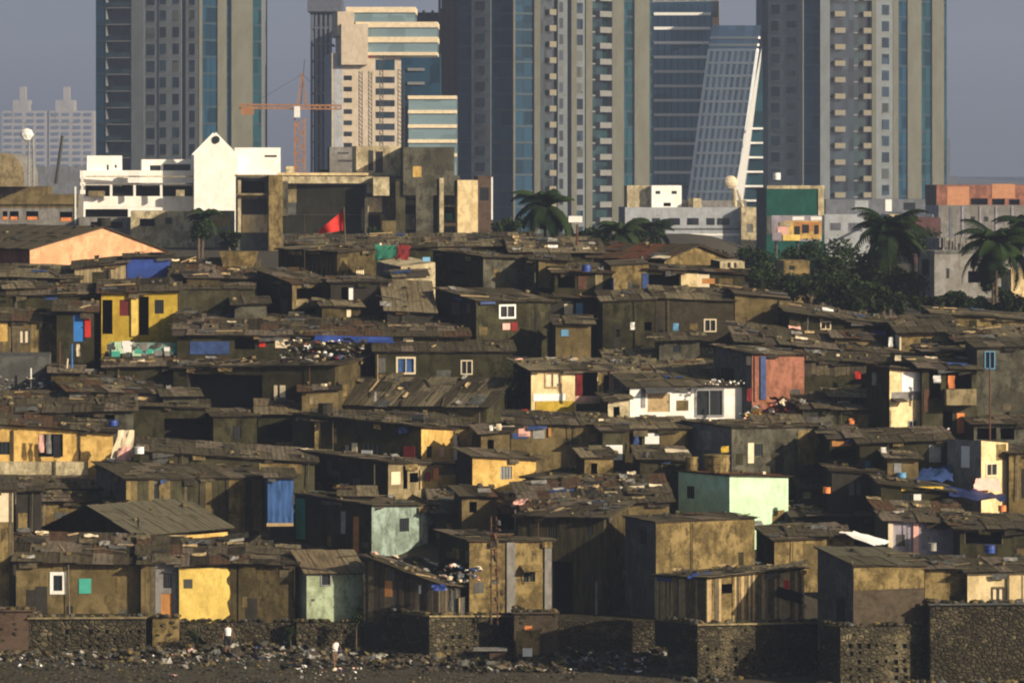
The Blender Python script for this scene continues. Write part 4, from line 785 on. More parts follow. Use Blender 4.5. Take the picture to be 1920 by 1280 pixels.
barrel('water_tank', 'smaller tan concrete tank left of its wider neighbour', 1297, 856, 884, .42, 284, W['tan2'], 'tank')
barrel('water_tank', 'wider tan concrete tank behind the pale green cube house', 1344, 852, 886, .82, 284, W['tan2'], 'tank')
barrel('bucket', 'pale bucket in front of the lavender door', 1748, 1018, 1032, .25, 266, TIN, 'bucket')
barrel('black_tank', 'black water tank left of the roof ridge before the derelict block', 195, 409, 424, .55, 360, W['blk'], 'tank')
barrel('bucket', 'white bucket below the ochre house clothes at its right end', 261, 838, 850, .3, 287.3, WHITE, 'bucket')
barrel('bucket', 'blue bucket beside the low dark house behind the ochre yellow house', 212, 788, 798, .3, 294.5, BLUE, 'bucket')
# inverted concrete trough
m = MB(); a = P(411, 472, 325); b = P(482, 472, 325); c = P(470, 515, 325); d = P(424, 520, 325)
for p in (a, b, c, d): pass
m.face([d, c, b, a], W['tan2']); o = Vector((0, 2, 0)); m.face([a+o, b+o, c+o, d+o], W['tan2'])
for p, q in ((a, b), (b, c), (c, d), (d, a)): m.face([p, q, q+o, p+o], W['tan2'])
tag(m.build('concrete_trough'), 'tan concrete trough shaped water tank on the crest', 'tank')
BLUED2 = plain('navy_tarp', (.015, .03, .13), .6, .5, 1.5)
def tarp(name, label, pts, D, mat, cat='tarp', n=(8, 5), amp=.08, seed=1, Ds=None):
    m = MB(); Ds = Ds or [D]*4; m.sheet([P(x, y, dd) for (x, y), dd in zip(pts, Ds)], n[0], n[1], amp, mat, random.Random(seed)); return tag(m.build(name, merge=True, smooth=True), label, cat)
tarp('tarp', 'crumpled white tarp strip left of the lavender house', [(1572, 996), (1600, 996), (1668, 1016), (1640, 1022)], 0, WHITE, Ds=[268.5, 269, 269, 266.9], seed=2)
tarp('tarp', 'green cloth hanging on the crest beside a dark red one', [(703, 490), (742, 482), (746, 460), (704, 460)], 0, GREEN, Ds=[322, 321.5, 324, 324], seed=3, amp=.12)
tarp('tarp', 'dark red cloth hanging on the crest beside the green one', [(742, 486), (766, 486), (772, 460), (748, 460)], 0, REDD, Ds=[321.8, 321.8, 324, 324], seed=4, amp=.12)
tarp('tarp', 'blue tarp draped over the roof right of the yellowish roof edge', [(1778, 930), (1890, 938), (1880, 924), (1778, 914)], 0, BLUED2, Ds=[277.5, 277.5, 282.5, 282.5], seed=5, amp=.15)
tarp('tarp', 'faded blue tarp over the long dark house at right', [(1700, 902), (1788, 900), (1782, 868), (1724, 880)], 0, BLUED, Ds=[284.5, 284.5, 286, 286], seed=6, amp=.15)
tarp('tarp', 'ragged blue tarp at the eave of the bamboo slat shack', [(1290, 1083), (1362, 1086), (1362, 1072), (1296, 1074)], 0, BLUE, Ds=[252, 253, 255, 254], seed=7, amp=.1)
tarp('tarp', 'pale board and sheet on the right end of the bamboo slat shack roof', [(1434, 1070), (1510, 1058), (1514, 1048), (1440, 1060)], 0, G['l'][1], Ds=[254.4, 256, 258, 257], seed=8, amp=.05)
tarp('tarp', 'blue scrap at the corner of the plank shack roof', [(812, 1108), (838, 1106), (834, 1094), (808, 1096)], 0, BLUE, Ds=[263.4]*4, seed=9)
tarp('tarp', 'yellow plastic sheet lying on the shore near the standing person', [(434, 1246), (508, 1246), (500, 1228), (440, 1230)], 0, YELC, Ds=[262.2, 262.2, 264.6, 264.6], seed=10, amp=.12)
tarp('tarp', 'black cloth hung on the bamboo slat wall', [(1452, 1118), (1502, 1132), (1506, 1112), (1458, 1098)], 0, BLACKC, 'cloth', Ds=[253.2, 255, 255, 253.2], seed=12, amp=.12)
tarp('tarp', 'small red cloth above the black one on the bamboo slat wall', [(1470, 1104), (1480, 1102), (1478, 1086), (1470, 1088)], 253.2, RED, 'cloth', seed=13, n=(3, 3))
tarp('tarp', 'pink white cloth spread below the peeling cream window', [(1824, 918), (1878, 920), (1872, 896), (1830, 896)], 283.2, PINK, 'cloth', seed=14, Ds=[282.3, 283.8, 284.2, 282.9])
tarp('tarp', 'pale patterned textile hung at the right end of the ochre yellow house', [(208, 862), (246, 858), (252, 806), (222, 806)], 290.6, CREAM, 'cloth', seed=15, amp=.12)
tarp('tarp', 'pink cloth below the patterned textile of the ochre yellow house', [(218, 862), (246, 862), (244, 836), (222, 840)], 290.3, PINK, 'cloth', seed=16, amp=.1)
tarp('tarp', 'red and white umbrella cloth above the centre debris roof', [(960, 945), (980, 946), (992, 934), (966, 937)], 275.5, PINK, 'cloth', seed=17, amp=.12)
tarp('tarp', 'white strip lying along the edge of the red brown debris roof', [(838, 920), (884, 940), (886, 938), (840, 918)], 0, TIN, 'board', Ds=[284, 282, 282.2, 284.2], n=(4, 1), amp=.02)
def cloth(label, x0, y0, x1, y1, D, mat, seed=1): return tarp('hanging_cloth', label, [(x0, y1), (x1, y1), (x1, y0), (x0, y0)], D, mat, 'cloth', (3, 4), .06, seed)
cloth('pink shirt hung at the left of the ochre house opening', 73, 814, 83, 848, 291.5, PINK, 1)
cloth('dark blue trousers hung in the ochre house opening', 100, 815, 114, 858, 291.5, BLACKC, 2)
cloth('grey cloth hung in the middle of the ochre house opening', 86, 814, 96, 850, 291.5, W['gry'], 3)
cloth('red cloth in the doorway of the cream balcony house', 1080, 702, 1092, 742, 299.8, REDD, 4)
cloth('green and tan cloth at the right of the cream house doorway', 1121, 698, 1131, 742, 300.6, W['tan2'], 5)
cloth('orange dress on the low yellow balcony front', 812, 876, 822, 900, 289.2, ORG, 6)
cloth('dark red cloth beside the orange dress on the balcony', 799, 884, 808, 902, 288.6, REDD, 7)
cloth('orange shirt hung above the concrete balcony', 1778, 704, 1790, 728, 292.6, ORG, 8)
cloth('white shirt hung left of the concrete balcony', 1750, 704, 1764, 718, 293.2, WHITE, 9)
cloth('white towel at the corner left of the two storey cream house', 1635, 698, 1646, 722, 294.8, TIN, 10)
cloth('white shirt hung under the eave of the paired window house', 1666, 632, 1674, 650, 305.5, WHITE, 11)
cloth('white cloth piece under the paired window house', 1678, 666, 1690, 676, 300, CREAM, 12)
cloth('orange scrap hanging on the reddish corner', 1604, 696, 1614, 710, 298.6, RED, 13)
cloth('white cloth hung in the alley of cluttered poles at left', 143, 645, 150, 668, 309.8, CREAM, 14)
# poles in the cluttered gap at the left
for k, (x, y0, y1, mt, lb) in enumerate([(112, 640, 700, RUST, 'rusty upright pole in the cluttered gap left of the painted fence'), (124, 672, 706, CREAM, 'short pale pole leaning in the cluttered gap at left'), (135, 645, 690, BLUEP, 'blue painted post below the blue door'), (58, 690, 728, WHITE, 'thin white stake on the rubble heap')]):
    pole('post', lb, x, y0, y1, 303.5 if k else 304, .06, mt, 'post', px2=x+(3 if k == 1 else 0))
tag(box_thing('brick_hut', 'tiny orange brick hut under a slab at the foot of the block wall', 'hut', 918, 948, 1222, 1242, 259.6, .8, W['rbrk']))
m = MB(); m.box(P(888, 1220, 259.4), Vector((1.9, 0, 0)), Vector((0, 1.2, 0)), UP*.1, W['gry']); tag(m.build('stone_slab'), 'grey slab lying over the tiny orange brick hut', 'slab')
box_thing('crate', 'larger tan crate at the foot of the brown brick base', 'crate', 968, 1012, 1182, 1226, 260.8, 1.2, W['tan2']); box_thing('crate', 'white tub beside the tan crate on the shore', 'tub', 980, 998, 1216, 1230, 259.9, .5, WHITE); box_thing('crate', 'orange crate on top of the tan crate', 'crate', 984, 998, 1174, 1181.5, 261.1, .5, ORG)
# ------------------------------------------------------------------ people (small in the picture)
SKIN = plain('brown_skin', (.16, .075, .045), .6, .1); HAIR = plain('black_hair', (.012, .01, .01), .6, .1)
def skinfig(name, verts, edges, rad, mat, parent, sub=2):
    bm = bmesh.new(); ly = bm.verts.layers.skin.verify(); vs = [bm.verts.new(Vector(v)) for v in verts]
    for a, b in edges: bm.edges.new((vs[a], vs[b]))
    for v, r in zip(vs, rad): v[ly].radius = (r, r*.9) if isinstance(r, float) else r
    vs[0][ly].use_root = True
    me = bpy.data.meshes.new(name); bm.to_mesh(me); bm.free(); me.materials.append(mat)
    o = bpy.data.objects.new(name, me); COL.objects.link(o); o.parent = parent
    s = o.modifiers.new('skin', 'SKIN'); s.use_smooth_shade = True; o.modifiers.new('sub', 'SUBSURF').levels = sub; o.modifiers['sub'].render_levels = sub
    return o
def person(label, px, yfoot, hh, shirt, trous, step, lean, turn, arms, D=None):
    D = D or HC*F/(yfoot-YH); o = P(px, yfoot, D); T = thing('person', label, 'person', (o.x, D, gz(o.x, D)))
    T.rotation_euler.z = R(turn); k = hh/1.7; s = step; L = lean
    vs = [(0, 0, .93), (0, L*.3, 1.12), (0, L*.7, 1.32), (0, L, 1.44), (0, L*1.15+.01, 1.52), (0, L*1.3-.02, 1.62),
          (-.10, 0, .88), (-.11, -s*.5, .48), (-.11, -s, .08), (-.12, -s-.14, .03), (.10, 0, .88), (.11, s*.3, .48), (.11, s, .08), (.12, s-.14, .03)]
    e = [(0, 1), (1, 2), (2, 3), (3, 4), (4, 5), (0, 6), (6, 7), (7, 8), (8, 9), (0, 10), (10, 11), (11, 12), (12, 13)]
    r = [.14, .135, .15, .11, .055, .10, .09, .06, .045, .035, .09, .06, .045, .035]
    for sx, (ex, ey, ez, hx, hy, hz) in zip((-1, 1), arms):
        i = len(vs); vs += [(sx*.19, L, 1.40), (sx*ex, ey+L, ez), (sx*hx, hy+L, hz)]; r += [.055, .04, .03]; e += [(3, i), (i, i+1), (i+1, i+2)]
        hv = Vector((sx*hx, hy+L, hz)); dr = (hv-Vector((sx*ex, ey+L, ez))).normalized(); sd = dr.orthogonal().normalized()
        for q in range(4):
            j = len(vs); kn = hv+dr*.07+sd*(q-1.5)*.022; vs += [tuple(kn), tuple(kn+dr*.05+sd*(q-1.5)*.005-Vector((0, .02, 0)))]; r += [.011, .008]; e += [(i+2, j), (j, j+1)]
        j = len(vs); vs.append(tuple(hv+sd*.05+dr*.03)); r.append(.011); e.append((i+2, j))
    ob = skinfig('body', [tuple(c*k for c in v) for v in vs], e, [q*k for q in r], SKIN, T)
    hv = Vector(vs[5])*k
    m = MB(); T2 = T['_o']
    def loc(m, name, mat=None, sm=True):
        me = bpy.data.meshes.new(name); me.from_pydata([tuple(v) for v in m.v], [], m.f)
        for q in m.mats: me.materials.append(q)
        me.polygons.foreach_set('material_index', m.m); me.polygons.foreach_set('use_smooth', [sm]*len(me.polygons)); o = bpy.data.objects.new(name, me); COL.objects.link(o); o.parent = T; return o
    m.lump(hv+Vector((0, .02, .035))*k, .10*k, .115*k, .10*k, HAIR, random.Random(1), .03, 10, 6); loc(m, 'hair')
    m = MB()
    rings = [(.86, .185, .14, 0), (1.1, .175, .135, .3), (1.3, .215, .14, .7), (1.42, .19, .12, 1), (1.47, .08, .08, 1.05)]
    def ringmesh(m, rings, mat, cx=0, cy=0, n=12):
        R_ = [[Vector((cx+a*math.cos(t*2*math.pi/n), cy+L*l+b*math.sin(t*2*math.pi/n), z))*k for t in range(n)] for z, a, b, l in rings]
        for i in range(len(R_)-1):
            for j in range(n): m.face([R_[i][j], R_[i][(j+1) % n], R_[i+1][(j+1) % n], R_[i+1][j]], mat)
    ringmesh(m, rings, shirt); loc(m, 'shirt')
    m = MB(); ringmesh(m, [(.80, .2, .16, 0), (1.0, .18, .145, .1)], trous)
    for sx, st_ in ((-1, -s), (1, s*.6)):
        n = 10; R_ = []
        for z, rr_, fr in ((.9, .115, 0), (.66, .11, .3), (.46, .10, .55)): R_.append([Vector((sx*.105+rr_*math.cos(t*2*math.pi/n), st_*fr*.9+rr_*math.sin(t*2*math.pi/n), z))*k for t in range(n)])
        for i in range(2):
            for j in range(n): m.face([R_[i][j], R_[i][(j+1) % n], R_[i+1][(j+1) % n], R_[i+1][j]], trous)
    loc(m, 'shorts'); return T
person('standing person with white shirt and black shorts near the bright yellow wall', 427, 1224, 1.75, WHITE, BLACKC, .04, 0, 0, ((.27, .02, 1.13, .24, -.06, .9), (.27, .02, 1.13, .25, -.05, .9)))
person('walking person with white shirt and arms bent among the shore rubbish', 627, 1252, 1.68, WHITE, W['brn'], .2, -.12, 35, ((.30, -.05, 1.15, .24, -.28, 1.1), (.32, 0, 1.13, .26, -.2, 1.0)))

# loose stones crowning and footing the retaining walls
m = MB(); rr = random.Random(31); sm_ = [W['stone'], W['block'], W['ol2'], W['olb'], W['gryd']]
for k in ('w0', 'w1', 'w2', 'w3', 'w4', 'w5', 'w6', 'w8', 'w9', 'w10'):
    h = HB[k]
    for (d_, w_, n_) in ((h.dR, h.wR, h.nR), (h.dL, min(h.wL, 4), h.nL)):
        for i in range(int(w_*7)):
            u = rr.uniform(0, w_); r = rr.uniform(.06, .2); p = Vector((*h.C.xy, 0))+d_*u
            zt = h.zc+((h.zr-h.zc)*u/h.wR if d_ is h.dR else 0)
            m.lump(p+UP*(zt+.1+r*.3)-n_*rr.uniform(0, .5), r*1.2, r, r*.7, rr.choice(sm_), rr, .3, 6, 3)
        for i in range(int(w_*9)):
            u = rr.uniform(0, w_); r = rr.uniform(.06, .28); p = Vector((*h.C.xy, 0))+d_*u+n_*rr.uniform(0, .5)
            m.lump(p+UP*(gz(p.x, p.y)+r*.2), r*1.2, r, r*.7, rr.choice(sm_), rr, .3, 6, 3)
        for i in range(int(w_*5)):   # stones standing proud of the face
            u = rr.uniform(.1, w_-.1); z = rr.uniform(gz(h.C.x, h.C.y), h.zc-.1); r = rr.uniform(.07, .16); p = Vector((*h.C.xy, 0))+d_*u+UP*z
            m.lump(p, r*1.3 if abs(d_.x) > .5 else r*.6, r*.6 if abs(d_.x) > .5 else r*1.3, r*.8, rr.choice(sm_[:3]), rr, .25, 6, 3)
tag(m.build('loose_stones'), 'loose stones on top of and along the retaining walls', 'stones', kind='stuff')

tarp('tarp', 'bright blue tarp strip hanging along the eave of the low stall house', [(588, 640), (738, 643), (736, 632), (590, 628)], 308.3, BLUE, seed=41, n=(12, 2), amp=.08)
cloth('white cloth hanging in the dark alcove right of the bright yellow face', 918, 797, 925, 818, 290.8, WHITE, 21)
cloth('tan cloth hanging in the dark alcove beside a white one', 931, 794, 940, 814, 290.8, CREAM, 22)
cloth('red cloth at the right end of the white painted house', 1401, 728, 1409, 752, 296.8, REDD, 23)
cloth('small pale cloth below the eave of the dark hall house', 700, 734, 706, 752, 297.6, TIN, 24)
cloth('blue cloth hanging beside the white cupboard opening', 1188, 818, 1198, 836, 291, BLUED, 25)
cloth('orange cloth under the eave beside the stepped dark roof', 1592, 784, 1602, 796, 293.8, ORG, 26)
cloth('white vest drying on the long dark house at right', 1652, 838, 1662, 856, 285.6, WHITE, 27)
cloth('red cloth by the door of the dotted slate wall house', 712, 560, 720, 576, 316.8, REDD, 28)
cloth('pale blue cloth hung on the wide olive house', 1262, 606, 1272, 620, 312.8, LBLUE, 29)
cloth('white cloth hung on the square olive house', 1182, 604, 1190, 618, 312.4, WHITE, 30)
cloth('yellow cloth hung behind the tan concrete tanks', 1352, 836, 1366, 848, 286.6, YELC, 31)
barrel('bucket', 'orange bucket on the roof right of the pale green cube house', 1550, 914, 924, .24, 281.8, ORG, 'bucket')
barrel('bucket', 'red pot by the foot of the creeper clad tree', 983, 768, 780, .22, 297.8, RED, 'pot')
barrel('barrel', 'blue drum beside the faded blue tarp at right', 1690, 886, 900, .3, 284.2, LBLUE, 'barrel')
barrel('water_tank', 'black round tank on the roof of the long dark house left of the yellow face', 610, 756, 776, .5, 297.5, W['blk'], 'tank')
# ------------------------------------------------------------------ mid-distance buildings
wh = 'wht2'
B = H('m1', 'low_building', 'low grey building with four orange lit openings at the left edge', 'building', None, -80, 148, 3, 366, 420, None, None, 'gry', 'gry', None,
  [('opening', 5, 396, 14, 412), ('opening', 18, 396, 35, 412), ('opening', 49, 396, 72, 412), ('opening', 112, 397, 136, 414), ('panel', 5, 406, 14, 412, ORG), ('panel', 20, 406, 33, 412, ORG), ('panel', 51, 406, 70, 412, ORG), ('panel', 114, 408, 134, 415, ORG), ('band', -60, 364, 146, 390, W['olb']), ('band', -60, 383, 146, 387, W['ol2']), ('post', 140, 350, 143, 420, W['wht'])], D=480, base=6, dep=12)  # orange panels paint the light of the interiors into the openings
V(B, 'upper_storey', None, -80, 90, 3, 350, 370, 482, 'olb', 'olb', dep=10)
m = MB(); n = 12
for i in range(n):
    a0, a1 = math.pi*i/n, math.pi*(i+1)/n; cx = X(8, 478); rx = X(46, 478)-cx; zt = Z(287, 478); zb = Z(350, 478)
    p = lambda a, d: Vector((cx+rx*math.cos(a), d, zb+(zt-zb)*math.sin(a)**.7 if math.sin(a) > 0 else zb))
    m.face([p(a1, 478), p(a0, 478), p(a0, 492), p(a1, 492)], W['gry']); m.face([p(a0, 478), p(a1, 478), Vector((cx, 478, zb))], W['tan'])
tag(m.build('barrel_vault'), 'yellowish barrel vaulted roof room at the left edge', 'building')
T = thing('lattice_mast', 'pale lattice mast with dish at upper left', 'mast', P(58, 350, 470)); m = MB()
for dx in (-5, 5): m.tube(P(58+dx, 350, 470), P(58+dx*.7, 258, 470), .12, .1, GREY)
for k in range(10): y = 346-k*9; m.tube(P(53, y, 470), P(63, y-9, 470), .07, .07, GREY, 4)
m.build('lattice', T); m = MB(); m.lump(P(50, 253, 470), .7, .3, .7, WHITE, random.Random(2), .05, 8, 4); m.build('dish', T)
# white building
B = H('m2', 'white_building', 'bright white building with pentagon gable tower and long balconies', 'building', None, 150, 372, 6, 320, 440, None, None, wh, wh, None,
  [('opening', 160, 347, 362, 368, PANE), ('band', 146, 370, 366, 388, W['wht2']), ('opening', 160, 392, 240, 414)], D=500, base=6, dep=10)
V(B, 'corner_room', None, 163, 229, 6, 292, 322, 501, wh, wh, [('window', 200, 309, 204, 319), ('window', 215, 309, 219, 315)], dep=5)
V(B, 'roof_room', None, 266, 362, 6, 299, 322, 502, wh, wh, [('window', 306, 308, 357, 321, PANE), ('window', 281, 310, 301, 321, PANE)], dep=5)
H('m2t', '', '', '', None, 364, 446, 6, 290, 440, None, None, wh, wh, None, [('window', 380, 313, 388, 323), ('window', 389, 349, 396, 358)], gable='R', yridge=248, D=498.5, into=B, part='gable_tower', dep=8)
V(B, 'right_block', None, 440, 526, 4, 277, 345, 503, wh, wh, [('window', 496, 291, 519, 295)], dep=9)
V(B, 'right_base', None, 400, 438, 4, 345, 410, 498.9, wh, wh, [('band', 402, 352, 438, 358, W['gry']), ('band', 404, 366, 434, 380, W['gry'])], dep=6)
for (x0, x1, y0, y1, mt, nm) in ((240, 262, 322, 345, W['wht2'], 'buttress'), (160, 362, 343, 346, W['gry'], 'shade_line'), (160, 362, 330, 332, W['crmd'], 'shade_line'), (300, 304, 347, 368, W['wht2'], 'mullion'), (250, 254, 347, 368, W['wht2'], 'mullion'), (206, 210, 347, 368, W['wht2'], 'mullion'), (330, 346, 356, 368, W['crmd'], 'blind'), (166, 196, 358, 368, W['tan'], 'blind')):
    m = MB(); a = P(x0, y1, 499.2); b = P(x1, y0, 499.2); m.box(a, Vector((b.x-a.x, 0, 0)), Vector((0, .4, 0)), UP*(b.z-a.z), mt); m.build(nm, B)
m = MB(); c0 = P(405, 262, 498.7); m.tube(c0, c0+Vector((0, -.1, 0)), .42, .42, PANE, 16); m.build('round_window', B)
for k, (x0, x1) in enumerate([(152, 156), (362, 366)]):
    m = MB(); a = P(x0, 420, 499.4); b = P(x1, 320, 499.4); m.box(a, Vector((b.x-a.x, 0, 0)), Vector((0, .3, 0)), UP*(b.z-a.z), W['wht2']); m.build('pillar', B)
H('m2b', 'low_building', 'low ochre walls and rubble below the white building', 'building', None, 245, 440, 4, 396, 450, None, None, 'tan', 'crmd', None, [('opening', 262, 410, 290, 424), ('panel', 402, 400, 430, 424, W['yel2']), ('window', 310, 408, 322, 420)], D=470, base=6, dep=6)
H('m2c', 'low_building', 'low grey house partly hidden behind the peach gable', 'building', None, 148, 262, 4, 408, 450, None, None, 'gryd', 'gry', None, [('opening', 170, 416, 230, 428)], D=475, base=6, dep=6)
# derelict block
W['drk'] = wallm('grimy_black_green', (.022, .022, .015), .4)
B = H('m3', 'derelict_block', 'weathered derelict concrete block with ochre walls behind the red flag', 'building', None, 442, 862, 3, 330, 448, None, None, 'ol2', 'gryd', None,
  [('opening', 452, 374, 500, 402), ('panel', 444, 366, 502, 372, W['tan']), ('panel', 454, 402, 502, 436, W['crm']), ('band', 556, 348, 684, 402, W['drk']), ('band', 530, 403, 712, 438, W['drk']), ('panel', 686, 370, 716, 398, W['crm']), ('panel', 726, 364, 742, 412, W['tan2']),
   ('opening', 758, 386, 784, 400), ('panel', 756, 402, 786, 430, W['crmd']), ('opening', 826, 388, 858, 412), ('panel', 824, 418, 856, 424, W['crm']), ('panel', 742, 336, 782, 372, W['crmd']), ('panel', 688, 332, 718, 362, W['crmd']), ('band', 788, 336, 824, 438, W['ol']),  ('panel', 540, 334, 556, 380, W['tan']), ('panel', 560, 334, 600, 344, W['tan2']), ('panel', 630, 334, 684, 342, W['crmd']), ('opening', 448, 340, 496, 362), ('bars', 452, 374, 500, 402, W['gry']), ('panel', 744, 376, 754, 436, W['ol2']), ('panel', 760, 376, 784, 384, W['crmd']), ('sill', 824, 384, 860, 388, W['crmd']), ('panel', 690, 402, 722, 436, W['tan2']), ('panel', 836, 400, 848, 412, GREEN)], D=455, base=5, dep=14)
V(B, 'stair_tower', None, 504, 530, 6, 328, 462, 453, 'tan', 'tan2', dep=3)
V(B, 'lit_pier', None, 858, 896, 6, 338, 438, 454, 'crmd', 'crm', dep=6)
V(B, 'upper_room', None, 668, 752, 5, 274, 332, 457, 'crmd', 'crmd', [('window', 690, 282, 700, 320, DGREY), ('window', 704, 284, 718, 324, PANE), ('panel', 730, 276, 750, 330, W['crmd'])], dep=8)
V(B, 'stained_tower', None, 756, 852, 5, 276, 336, 453.6, 'ola', 'ola', [('panel', 774, 312, 790, 332, W['yel2'])], dep=9)
for (x0, x1, y0, y1, d_, mt, nm) in ((536, 552, 312, 331, 460, 'crmd', 'roof_stub'), (600, 618, 318, 331, 461, 'ol', 'roof_stub'), (700, 730, 332, 366, 453.6, 'crmd', 'bay'), (742, 760, 340, 440, 453.8, 'ol', 'pier'), (824, 832, 334, 438, 453.7, 'crmd', 'pier'), (530, 540, 340, 404, 453.9, 'ola', 'pier'), (780, 812, 336, 440, 453.7, 'ola', 'bay'), (528, 700, 331, 343, 454.2, 'crmd', 'parapet'), (684, 690, 372, 440, 453.8, 'ola', 'pier'), (716, 742, 414, 440, 452.8, 'olb', 'lean_to'), (446, 452, 336, 440, 453.9, 'crmd', 'pier')):
    V(B, nm, None, x0, x1, 6, y0, y1, d_, mt, mt, dep=1.4, base=.05)
for k, (x0, x1, y) in enumerate(((440, 504, 331), (444, 504, 366))):
    m = MB(); a = P(x0, y, 453.4); m.box(a, Vector((X(x1, 453.4)-a.x, 0, 0)), Vector((0, 1.2, 0)), UP*.18, W['tan']); m.build('ledge', B)
m = MB(); a = P(520, 329, 454.8); m.box(a, Vector((X(690, 454.8)-a.x, 0, 0)), Vector((0, 14, 0)), UP*.25, W['crm']); m.build('roof_edge', B)
H('m3b', 'low_building', 'blue grey annex with slatted side left of the derelict block upper room', 'building', None, 618, 668, 4, 276, 332, None, None, 'gryd', 'gry', None, [('window', 632, 286, 654, 289, DGREY), ('window', 634, 300, 662, 304, DGREY)], D=520, base=8, dep=8)
H('m10', 'low_building', 'dark purple brown building with pale edge right of the derelict block', 'building', None, 896, 924, 4, 330, 412, None, None, 'gryd', 'rbrk', None, [('window', 900, 352, 916, 376), ('panel', 921, 332, 924, 412, WHITE)], D=520, base=8, dep=8)
# grey office
B = H('m4', 'office_building', 'long low grey office with a row of windows and white roof cabin', 'building', None, 1172, 1390, 3, 389, 450, None, None, 'gry', wallm('plaster_bluegrey', (.36, .38, .42), .2), None,
  [('window', x, 409, x+w, 422, PANE) for x, w in ((1186, 16), (1222, 16), (1253, 22), (1288, 22), (1324, 16), (1344, 24))]+[('band', 1174, 438, 1388, 442, W['wht']), ('band', 1174, 428, 1388, 431, W['gryd'])], D=640, base=10, dep=12)
V(B, 'white_cabin', None, 1222, 1278, 8, 348, 388, 642, wh, wh, [('window', 1229, 358, 1238, 364, PANE), ('window', 1259, 358, 1269, 364, PANE), ('opening', 1244, 380, 1258, 387)], dep=5)
V(B, 'side_cabin', None, 1176, 1222, 5, 348, 390, 643, 'tan', 'crmd', dep=4); V(B, 'lit_end', None, 1390, 1422, 6, 389, 460, 639, 'crmd', wallm('plaster_bluegrey', (.36, .38, .42), .2) and 'crmd', [('window', 1400, 420, 1412, 436, W['gry'])], dep=10)
V(B, 'roof_box', None, 1300, 1315, 8, 372, 390, 641, 'crmd', 'crmd', dep=4); V(B, 'roof_rooms', None, 1262, 1400, 3, 376, 390, 645, 'gry', 'gry', dep=4)
T = thing('satellite_dish', 'pale round satellite dish on the grey office roof', 'dish', P(1372, 385, 641)); m = MB(); m.lump(P(1370, 342, 640), 1.0, .5, .95, CREAM, random.Random(1), .03, 12, 6); m.build('dish', T); m = MB(); m.tube(P(1378, 388, 641), P(1376, 346, 641), .35, .15, W['crmd']); m.tube(P(1392, 388, 641), P(1382, 356, 641), .3, .12, W['crmd']); m.build('mount', T)
# scaffolded block and billboard
B = H('m5', 'netted_building', 'building wrapped in dark green net with pale frame', 'building', None, 1437, 1546, 4, 352, 440, None, None, 'gryd', wallm('green_net', (.012, .075, .06), .3), None, [('post', 1534, 354, 1545, 404, W['crmd']), ('band', 1438, 348, 1546, 354, W['crmd']), ('band', 1438, 405, 1546, 440, W['gryd'])], D=560, base=12, dep=10)
barrel('water_tank', 'round white tank on the green netted building', 1456, 324, 337, .5, 562, WHITE, 'tank')
T = thing('billboard', 'billboard with orange and white pictures below the green net', 'billboard', P(1495, 470, 552)); m = MB(); a = P(1447, 452, 552); b = P(1541, 404, 552); m.box(a, Vector((b.x-a.x, 0, 0)), Vector((0, .3, 0)), UP*(b.z-a.z), W['lav']); m.build('panel', T)
m = MB()
def bb(x0, y0, x1, y1, mt, d): a = P(x0, y1, 552-d); b = P(x1, y0, 552-d); m.box(a, Vector((b.x-a.x, 0, 0)), Vector((0, .02, 0)), UP*(b.z-a.z), mt)
for k, (x0, y0, x1, y1, mt) in enumerate([(1450, 408, 1496, 432, W['lav']), (1486, 406, 1508, 413, WHITE), (1520, 406, 1541, 413, WHITE), (1472, 414, 1540, 448, W['yel2']), (1458, 424, 1478, 440, PINK), (1490, 416, 1538, 434, WOODO), (1489, 424, 1500, 440, DARK), (1504, 421, 1517, 437, DARK), (1527, 422, 1535, 439, DARK), (1468, 440, 1500, 451, W['yel']), (1448, 436, 1466, 450, W['lav']), (1462, 416, 1482, 424, W['crmd'])]): bb(x0, y0, x1, y1, mt, .03+.01*k)
m.build('picture', T); m = MB()
for x in (1455, 1495, 1535): m.tube(P(x, 520, 552.6), P(x, 450, 552.6), .2, .2, DGREY)
m.build('posts', T)
blue = wallm('plaster_bluegrey', (.36, .38, .42), .2)
W['bg'] = blue; W['bgd'] = wallm('plaster_bluegrey_dark', (.15, .16, .19), .3)
B = H('m6', 'office_building', 'flat grey building with dark upper storey right of the green net', 'building', None, 1546, 1716, 3, 402, 460, None, None, 'bgd', 'bg', None, [('window', 1556, 418, 1576, 432, W['bgd']), ('window', 1590, 418, 1616, 434, W['bgd']), ('window', 1640, 420, 1700, 436, W['bgd'])], D=620, base=14, dep=12)
V(B, 'upper_storey', None, 1548, 1735, 3, 374, 403, 623, 'bgd', 'bgd', [('panel', 1603, 376, 1628, 396, W['bg']), ('panel', 1660, 374, 1672, 396, WHITE), ('window', 1694, 380, 1716, 394)], dep=8)
H('m6b', 'brick_building', 'dark maroon building with white roof edge behind the palms', 'building', None, 1714, 1764, 4, 408, 470, None, None, 'crmd', wallm('maroon_wall', (.12, .06, .06), .4), None, [('band', 1668, 399, 1750, 404, WHITE)], D=600, base=14, dep=8)
H('m6c', 'white_building', 'small white walled house left of the maroon building', 'building', None, 1668, 1714, 4, 402, 470, None, None, 'bg', 'crmd', None, [('panel', 1684, 418, 1697, 442, WHITE), ('opening', 1698, 410, 1712, 450)], D=605, base=14, dep=8)
ORGM = plain('muted_orange_wall', (.48, .22, .11), .8, .2)
